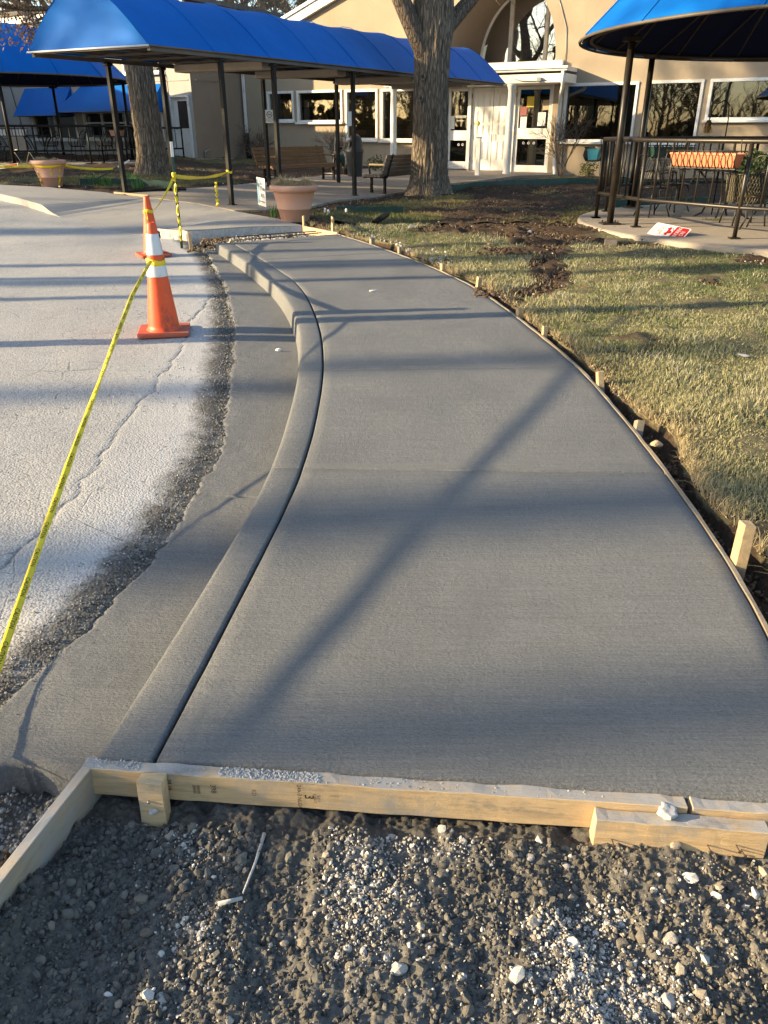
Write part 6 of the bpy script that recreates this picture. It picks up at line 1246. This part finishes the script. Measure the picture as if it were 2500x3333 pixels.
# low limb in view, with dead leaves
lb = np.array([-1.55, .1, 3.55]); w.tube([[-.15, 0, 4.15], [-.9, .05, 3.75], [-1.7, .1, 3.42], [-2.5, .15, 3.43], [-3.4, .2, 3.55]], [.09, .075, .06, .05, .04], 7); w.tube([[-1.2, .05, 3.62], [-1.9, .0, 3.28], [-2.15, -.02, 3.2]], [.05, .035, .025], 6)
for bx, bz in ((-2.0, 3.42), (-2.5, 3.43), (-2.9, 3.47), (-3.3, 3.53), (-2.2, 3.43)):
    for _ in range(5): grow(w, rs, np.array([bx + rs.uniform(-.2, .2), .1, bz]), np.array([rs.uniform(-.5, .3), rs.uniform(-.3, .3), rs.choice([-.9, .7])]), .55, .014, 2, tips, up=-.10)
cr_me = w.mesh('crown'); LT = tree_thing('oak_tree', (-5.46, 19.95, LZ), 'bare tree with flared trunk standing behind the far row of awning poles', tm, cr_me, 'bark', rz=.0)
low = np.array([p for p in tips if p[0] < -1.5 and p[2] < 4.6]); n = 900; rs = np.random.default_rng(4); P = low[rs.integers(0, len(low), n)] + rs.normal(0, .07, (n, 3)); a = rs.normal(size=(n, 3)); a[:, 2] -= 1.2; a /= np.linalg.norm(a, axis=1)[:, None]; b = np.cross(a, rs.normal(size=(n, 3))); b /= np.linalg.norm(b, axis=1)[:, None]; s_ = rs.uniform(.05, .11, n)[:, None]
me = fast_mesh('dead_leaves', np.stack([P, P + a*s_*.5 + b*s_*.3, P + a*s_, P + a*s_*.5 - b*s_*.3], 1).reshape(-1, 3), np.arange(n)[:, None]*4 + np.arange(4)); set_attr(me, 'tint', np.repeat(np.concatenate([np.array([.30, .17, .08]) * rs.uniform(.5, 1.5, (n, 1)), np.ones((n, 1))], 1), 4, 0), 'FLOAT_COLOR'); link('dead_leaves', me, M['leaf'], LT, kind='stuff')
# trees behind the buildings and across the road (three shapes, copied)
KIND = []
for sd, H in ((21, 5.0), (22, 4.2), (23, 6.0)):
    rs = np.random.default_rng(sd); tm = bark_trunk(H, [(0, .34), (.4, .27), (H, .20)], 20, 24, sd); w = Wood(); grow(w, rs, b0(H - .15), np.array([.05, 0, 1]), 5.2, .2, 0, kids=(5, 5, 4, 3), wig=.10)
    for k in range(4): a = k*1.6 + rs.uniform(0, .6); grow(w, rs, b0(H*(.62 + .09*k)), np.array([math.cos(a)*.8, math.sin(a)*.8, .62]), 4.0, .13, 0, kids=(4, 5, 4, 3), wig=.12)
    KIND.append((tm, w.mesh('crown')))
BG = [(-16.5, 46, 1.25, 0), (-13.2, 52, 1.35, 1), (-10.6, 45, 1.15, 2), (-8.4, 50, 1.3, 0), (-6.2, 47, 1.2, 1), (-4.6, 53, 1.4, 2), (-19.5, 50, 1.3, 1), (-22, 44, 1.2, 2)]
BL = ['tall bare tree behind the grey wing, above the left gazebo', 'forked bare tree behind the grey wing', 'bare tree behind the left end of the blue awning', 'bare tree rising behind the middle of the wing roof', 'bare tree left of the gable, thick trunk', 'bare tree closest to the sloping gable roof', 'bare tree beyond the wing at the left edge', 'bare tree at the far left behind the wing']
for i, (x, y, s_, k) in enumerate(BG): tree_thing('bare_tree', (x, y, .4), BL[i], KIND[k][0], KIND[k][1], 'palebark', 'bare trees behind the buildings', i*1.3, s_)
# trees along the other side of the drive: tall trunks, high crowns; they throw the long soft shadows over the walk
TALL = []
for sd, H, r in ((41, 19, .29), (42, 17, .26), (43, 20, .26), (44, 15, .15)):
    rs = np.random.default_rng(sd); tm = bark_trunk(H, [(0, r*1.4), (.5, r*1.05), (H*.5, r*.9), (H, r*.72)], 24, 30, sd); w = Wood(); grow(w, rs, b0(H - .2), np.array([.05, 0, 1]), 5.0, r*.6, 0, kids=(5, 5, 4, 2), wig=.10)
    for k in range(6): a = k*1.35 + rs.uniform(0, .6); grow(w, rs, b0(H*(.86 + .02*k)), np.array([math.cos(a)*.8, math.sin(a)*.8, .7]), 3.8, r*.36, 0, kids=(4, 5, 4, 2), wig=.12)
    TALL.append((tm, w.mesh('crown')))
for i, (x, y, s_, k) in enumerate([(-46, -2.65, 1.0, 2), (-38, -2.95, 1.15, 3), (-41, .1, 1.1, 3), (-29, 5.2, .8, 1), (-34, 8.3, 1.0, 0), (-42, -9, 1.1, 2), (-30, 13.5, 1.0, 2), (-24, 31, .9, 1), (-36, -16, 1.1, 0), (-22, -24, 1.1, 2), (-14, -34, 1.1, 0)]):
    tree_thing('bare_tree', (x, y, -.3), 'tall bare tree across the drive, left of the picture', TALL[k][0], TALL[k][1], 'bark', 'bare trees across the drive', i*2.1 + .4, s_)
for i, (x, y, s_, k) in enumerate([(-31, 16.3, 1.75, 0), (-35, 14.6, 1.8, 2)]): tree_thing('bare_tree', (x, y, -.3), 'spreading bare tree across the drive, left of the picture', KIND[k][0], KIND[k][1], 'bark', 'spreading bare trees across the drive', i + .7, s_)
tag(MB().tube([(-4.3, 5.75, road_z(-4.3, 5.75)), (-4.3, 5.75, 4.2)], [.095, .08], 14).build('shadow_timber', M['greyslat']), 'unseen grey wooden post added in the drive to cast a shadow band', 'post')  # post added out of view to throw a band over the walk
tag(MB().tube([(-4.28, 5.67, 1.98), (-4.05, 4.9, 1.72), (-3.8, 3.70, 1.43), (-3.68, 2.5, 1.17), (-3.6, 1.245, .93), (-3.55, .2, .66), (-3.5, -.9, -.1)], .017, 8).build('cable', M['black']), 'unseen slack cable added beside the drive to cast a diagonal shadow', 'cable')  # cable added out of view for the diagonal shadow streak
for x, y, r, h in ((-12.5, 6.40, .085, 4.6), (-14, 7.25, .06, 5.0), (-17.5, 7.6, .10, 6)):  # unseen lamp posts put in to cast the narrow shadow bands
    yp = empty('shadow_post', (x, y, road_z(x, y)), 0, label='unseen dark lamp post added beside the drive to cast a shadow band', cat='lamp post', group='unseen lamp posts added for their shadows'); MB().tube([(0, 0, 0), (0, 0, h)], [r, r*.9], 12).build('post', M['black'], yp); MB().lathe([(.02, h), (.20, h + .05), (.22, h + .3), (.10, h + .42), (.001, h + .45)], 16).build('lantern', M['black'], yp)
# the wood on the far side of the road, a leafless mass
w = Wood(); rs = np.random.default_rng(77)
for k in range(170):
    az = R(rs.uniform(-175, -60)); rr = rs.uniform(75, 110); px, py = rr*math.sin(az), rr*math.cos(az); H = rs.uniform(5, 10.5)
    grow(w, rs, np.array([px, py, -.4]), np.array([0, 0, 1]), H, rs.uniform(.12, .3), 0, kids=(6, 5), wig=.05, spread=.7)
link('far_woods', w.mesh('far_woods'), M['twig'], kind='stuff')
n = 26000; az = np.radians(RNG.uniform(-178, -58, n)); rr = RNG.uniform(72, 105, n); P = np.stack([rr*np.sin(az), rr*np.cos(az), -.3 + 5.0 * RNG.uniform(0, 1, n) ** 1.6 * (.6 + .5*fbm(az*14, 0, 0, 3, 7))], 1); a = RNG.normal(size=(n, 3)); a /= np.linalg.norm(a, axis=1)[:, None]; b = np.cross(a, RNG.normal(size=(n, 3))); b /= np.linalg.norm(b, axis=1)[:, None]
me = fast_mesh('far_undergrowth', np.stack([P - a*.6, P + b*.45, P + a*.6, P - b*.45], 1).reshape(-1, 3), np.arange(n)[:, None]*4 + np.arange(4)); set_attr(me, 'tint', np.repeat(np.concatenate([np.array([.075, .06, .035]) * RNG.uniform(.5, 1.5, (n, 1)), np.ones((n, 1))], 1), 4, 0), 'FLOAT_COLOR'); link('far_undergrowth', me, M['leaf'], kind='stuff')
# small plants
for i, (x, y, z, r, hz, lb) in enumerate([(5.88, 24.2, .29, .26, .22, 'small green shrub under the right window sill'), (6.5, 24.0, .29, .22, .2, 'smaller green shrub behind the railing, against the wall'), (-.25, 25.6, .36, .26, .24, 'evergreen shrub behind the litter bin'), (-2.6, 26.5, .42, .3, .22, 'low green shrub behind the brown bench'), (1.2, 26.0, .33, .28, .22, 'evergreen shrub left of the white column')]):
    rt = empty('shrub', (x, y, z), 0, label=lb, cat='shrub', group='small evergreen shrubs along the wall'); link('foliage', leaf_blob(520, r, hz, .055, (.10, .13, .03), i), M['leaf'], rt); MB().tube([(0, 0, -.1), (0, 0, hz)], .02, 6).build('stem', M['twig'], rt)
def twiggy(loc, h, n, seed, label, r=.02):
    rs = np.random.default_rng(seed); w = Wood()
    for k in range(n): a = k*6.283/n + rs.uniform(0, .7); grow(w, rs, np.array([.03*math.cos(a), .03*math.sin(a), 0]), np.array([.38*math.cos(a), .38*math.sin(a), 1]), h*.62, r, 1, kids=(0, 5, 5, 3), wig=.10, up=.05, spread=.55)
    rt = empty('bare_bush', loc, 0, label=label, cat='bush'); link('branches', w.mesh('branches'), M['twig'], rt); return rt
twiggy((4.985, 23.77, .27), 1.75, 4, 31, 'bare twiggy bush in front of the dark right window', .022); twiggy((-4.1, 27.2, .55), 1.1, 5, 32, 'bare bush at the foot of the shaded side wall', .012); twiggy((-1.45, 25.3, .36), 1.3, 4, 33, 'thin bare bush behind the hose reel cart', .012)
for i, (x, y, lb) in enumerate([(-5.95, 17.15, 'daffodil shoots nearest the far planter'), (-5.68, 17.05, 'daffodil shoots left of the first awning pole, thickest clump'), (-5.62, 18.2, 'daffodil shoots behind the first awning pole'), (-5.25, 17.7, 'daffodil shoots in front of the left tree'), (-4.95, 16.75, 'bright green daffodil shoots by the black edging')]):
    n = 42; a = RNG.uniform(0, 6.28, n); q = .13 * np.sqrt(RNG.uniform(0, 1, n)); me = blades(q*np.cos(a), q*np.sin(a), np.zeros(n), RNG.uniform(.12, .26, n), np.full(n, .018), RNG.uniform(.05, .4, n), np.array([.12, .24, .07]) * RNG.uniform(.7, 1.25, (n, 1)))
    tag(link('daffodil_shoots', me, M['grass'], None, (x, y, Z_(x, y))), lb, 'plant', 'daffodil shoots in the left bed')
for i, (x, y, lb) in enumerate([(-.86, 12.75, 'white crocus just right of the terracotta planter'), (-.93, 13.0, 'pale crocus behind the terracotta planter'), (-.60, 13.1, 'single crocus in the mulch right of the planter')]):
    c_ = empty('crocus', (x, y, Z_(x, y)), i, label=lb, cat='flower', group='crocuses beside the planter'); MB().tube([(0, 0, -.02), (0, 0, .08)], .004, 5).build('stem', M['green'], c_); MB().lathe([(.004, .07), (.018, .085), (.022, .105), (.012, .135), (.004, .14)], 6, (0, 0, 0), False).build('bloom', M['paper'], c_)
n = 26; a = RNG.uniform(0, 6.28, n); q = .07*np.sqrt(RNG.uniform(0, 1, n)); me = blades(q*np.cos(a), q*np.sin(a), np.zeros(n), RNG.uniform(.12, .22, n), np.full(n, .012), RNG.uniform(.05, .35, n), np.array([.09, .17, .05]) * RNG.uniform(.7, 1.2, (n, 1))); tag(link('daffodil_shoots', me, M['grass'], None, (-1.72, 12.75, Z_(-1.7, 12.7))), 'daffodil shoots tucked left of the near terracotta planter', 'plant')

# ================================================================== EDGING AND LOOSE THINGS
def band(name, pts, h, th, mat, label, cat, z0=-.06):
    P = np.array(pts, float); t = np.linspace(0, len(P) - 1, 60); x = np.interp(t, range(len(P)), P[:, 0]); y = np.interp(t, range(len(P)), P[:, 1]); mb = MB(); V = []
    tx, ty = np.gradient(x), np.gradient(y); ln = np.hypot(tx, ty)
    for i in range(60):
        nx, ny = ty[i]/ln[i], -tx[i]/ln[i]; zg = Z_(x[i], y[i]); hh = h * (1 + .15*float(vnoise(i*.2, 1, 0, 5)))
        for o_, z in ((0, z0), (th, z0), (th, hh), (0, hh)): V.append((x[i] + nx*o_, y[i] + ny*o_, zg + z))
    F = [(i*4 + a, (i+1)*4 + a, (i+1)*4 + b, i*4 + b) for i in range(59) for a, b in ((0, 1), (1, 2), (2, 3), (3, 0))] + [(0, 1, 2, 3), (239, 238, 237, 236)]
    mb.add(V, F); return tag(mb.build(name, M[mat]), label, cat)
band('bed_edging', [(1.55, 19.4), (2.1, 20.1), (2.7, 20.8), (3.6, 21.3), (4.8, 21.7), (6.2, 21.6), (8, 21.0)], .12, .05, 'green', 'long dark green plastic edging curving before the right flower bed', 'edging')
band('bed_edging', [(-.82, 14.15), (-.3, 14.25), (.32, 14.62)], .085, .03, 'green', 'short loose strip of green edging lying in the grass left of the big tree', 'edging')
band('bed_edging', [(-6.2, 17.0), (-5.8, 17.3), (-5.1, 17.55), (-4.4, 17.4)], .10, .04, 'green', 'dark green edging behind the daffodil shoots', 'edging'); band('bed_edging', [(-4.85, 15.6), (-4.4, 16.2), (-3.95, 16.6)], .04, .02, 'black', 'thin black edging at the path side of the left bed', 'edging'); band('bed_edging', [(4.3, 15.6), (5.2, 15.9), (6.4, 16.2)], .12, .05, 'green', 'green edging behind the right gazebo patio', 'edging')
pp = MB(); 
for r0, r1 in ((.042, .036),): pp.lathe([(r1, 0), (r0, 0), (r0, .62), (r1, .62), (r1, 0)], 20)
tag(pp.build('drain_pipe', M['black'], None, loc=(-.15, 11.9, Z_(-.1, 11.9) + .035), rot=(R(-84), 0, R(-18))), 'open end of a black drain pipe lying in the grass', 'pipe')
def rockobj(x, y, sx, sy, sz, mat, label, seed, zz=0.0, cat='rock'):
    V, F = rock_base(seed, 3, .6); me = fast_mesh('rock', V * np.array([sx, sy, sz]), F, False); tag(link('rock', me, M[mat], None, (x, y, zz), (0, 0, seed)), label, cat)
rockobj(.38, 11.5, .15, .09, .05, 'cement', 'flat pale rock in the grass beyond the walk', 61, Z_(.38, 11.5) + .02); rockobj(2.415, 5.114, .045, .03, .012, 'cement', 'thin white flake lying on the lawn', 62, .105 + .015); rockobj(1.95, 10.9, .05, .04, .03, 'cement', 'pale stone on the bare soil strip of the lawn', 64, Z_(1.9, 10.9) + .03); rockobj(-6.2, 15.95, .05, .035, .035, 'pine', 'small tan block on the pavement edge by the far planter', 65, Z_(-6.2, 15.9) + .02)
tag(MB().box((0, 0, 0), (.15, .10, .07)).build('wood_block', M['greyslat'], None, .006, (2.76, 9.85, .262), (0, 0, -.2)), 'weathered wooden block on the lawn in front of the gazebo patio', 'block')
tag(MB().bar((-4.95, 15.28, float(T(-4.95, 15.28)) + .02), (-4.25, 14.98, float(T(-4.25, 15.0)) + .02), .05, .03).build('wood_lath', M['pine']), 'wooden lath lying at the foot of the first awning pole', 'lath')
q = MB(); q.tube([(-.035, 0, .006), (-.01, .002, .008), (.012, 0, .01), (.03, .018, .02)], [.006, .007, .006, .003], 6); tag(q.build('plant_bud', M['peel'] if 'peel' in M else M['paper'], None, loc=(-.10, 7.27, float(S(7.27)) + .002)), 'pale curled bud lying on the new walk', 'litter')
V, F = rock_base(70, 2, .4); tag(link('litter_scrap', fast_mesh('litter_scrap', V * np.array([.03, .02, .018]), F), M['paper'], None, (-.80, 5.80, float(gut_z(-.8, 5.8)) + .012)), 'small white scrap lying in the gutter', 'litter')
st = MB(); st.tube([(-.297, 1.36, float(bed_z(-.297, 1.36)) + .012), (-.308, 1.28, float(bed_z(-.308, 1.28)) + .012), (-.322, 1.19, float(bed_z(-.322, 1.19)) + .014)], [.005, .0035, .002], 6); tag(st.build('cement_splinter', M['cement']), 'thin grey cement splinter lying on the soil', 'splinter')
st = MB(); st.tube([(-.372, 1.158, float(bed_z(-.372, 1.158)) + .012), (-.322, 1.178, float(bed_z(-.322, 1.178)) + .014)], [.0055, .0045], 6); tag(st.build('cement_splinter', M['cement']), 'short grey cement splinter across the end of the long one', 'splinter')
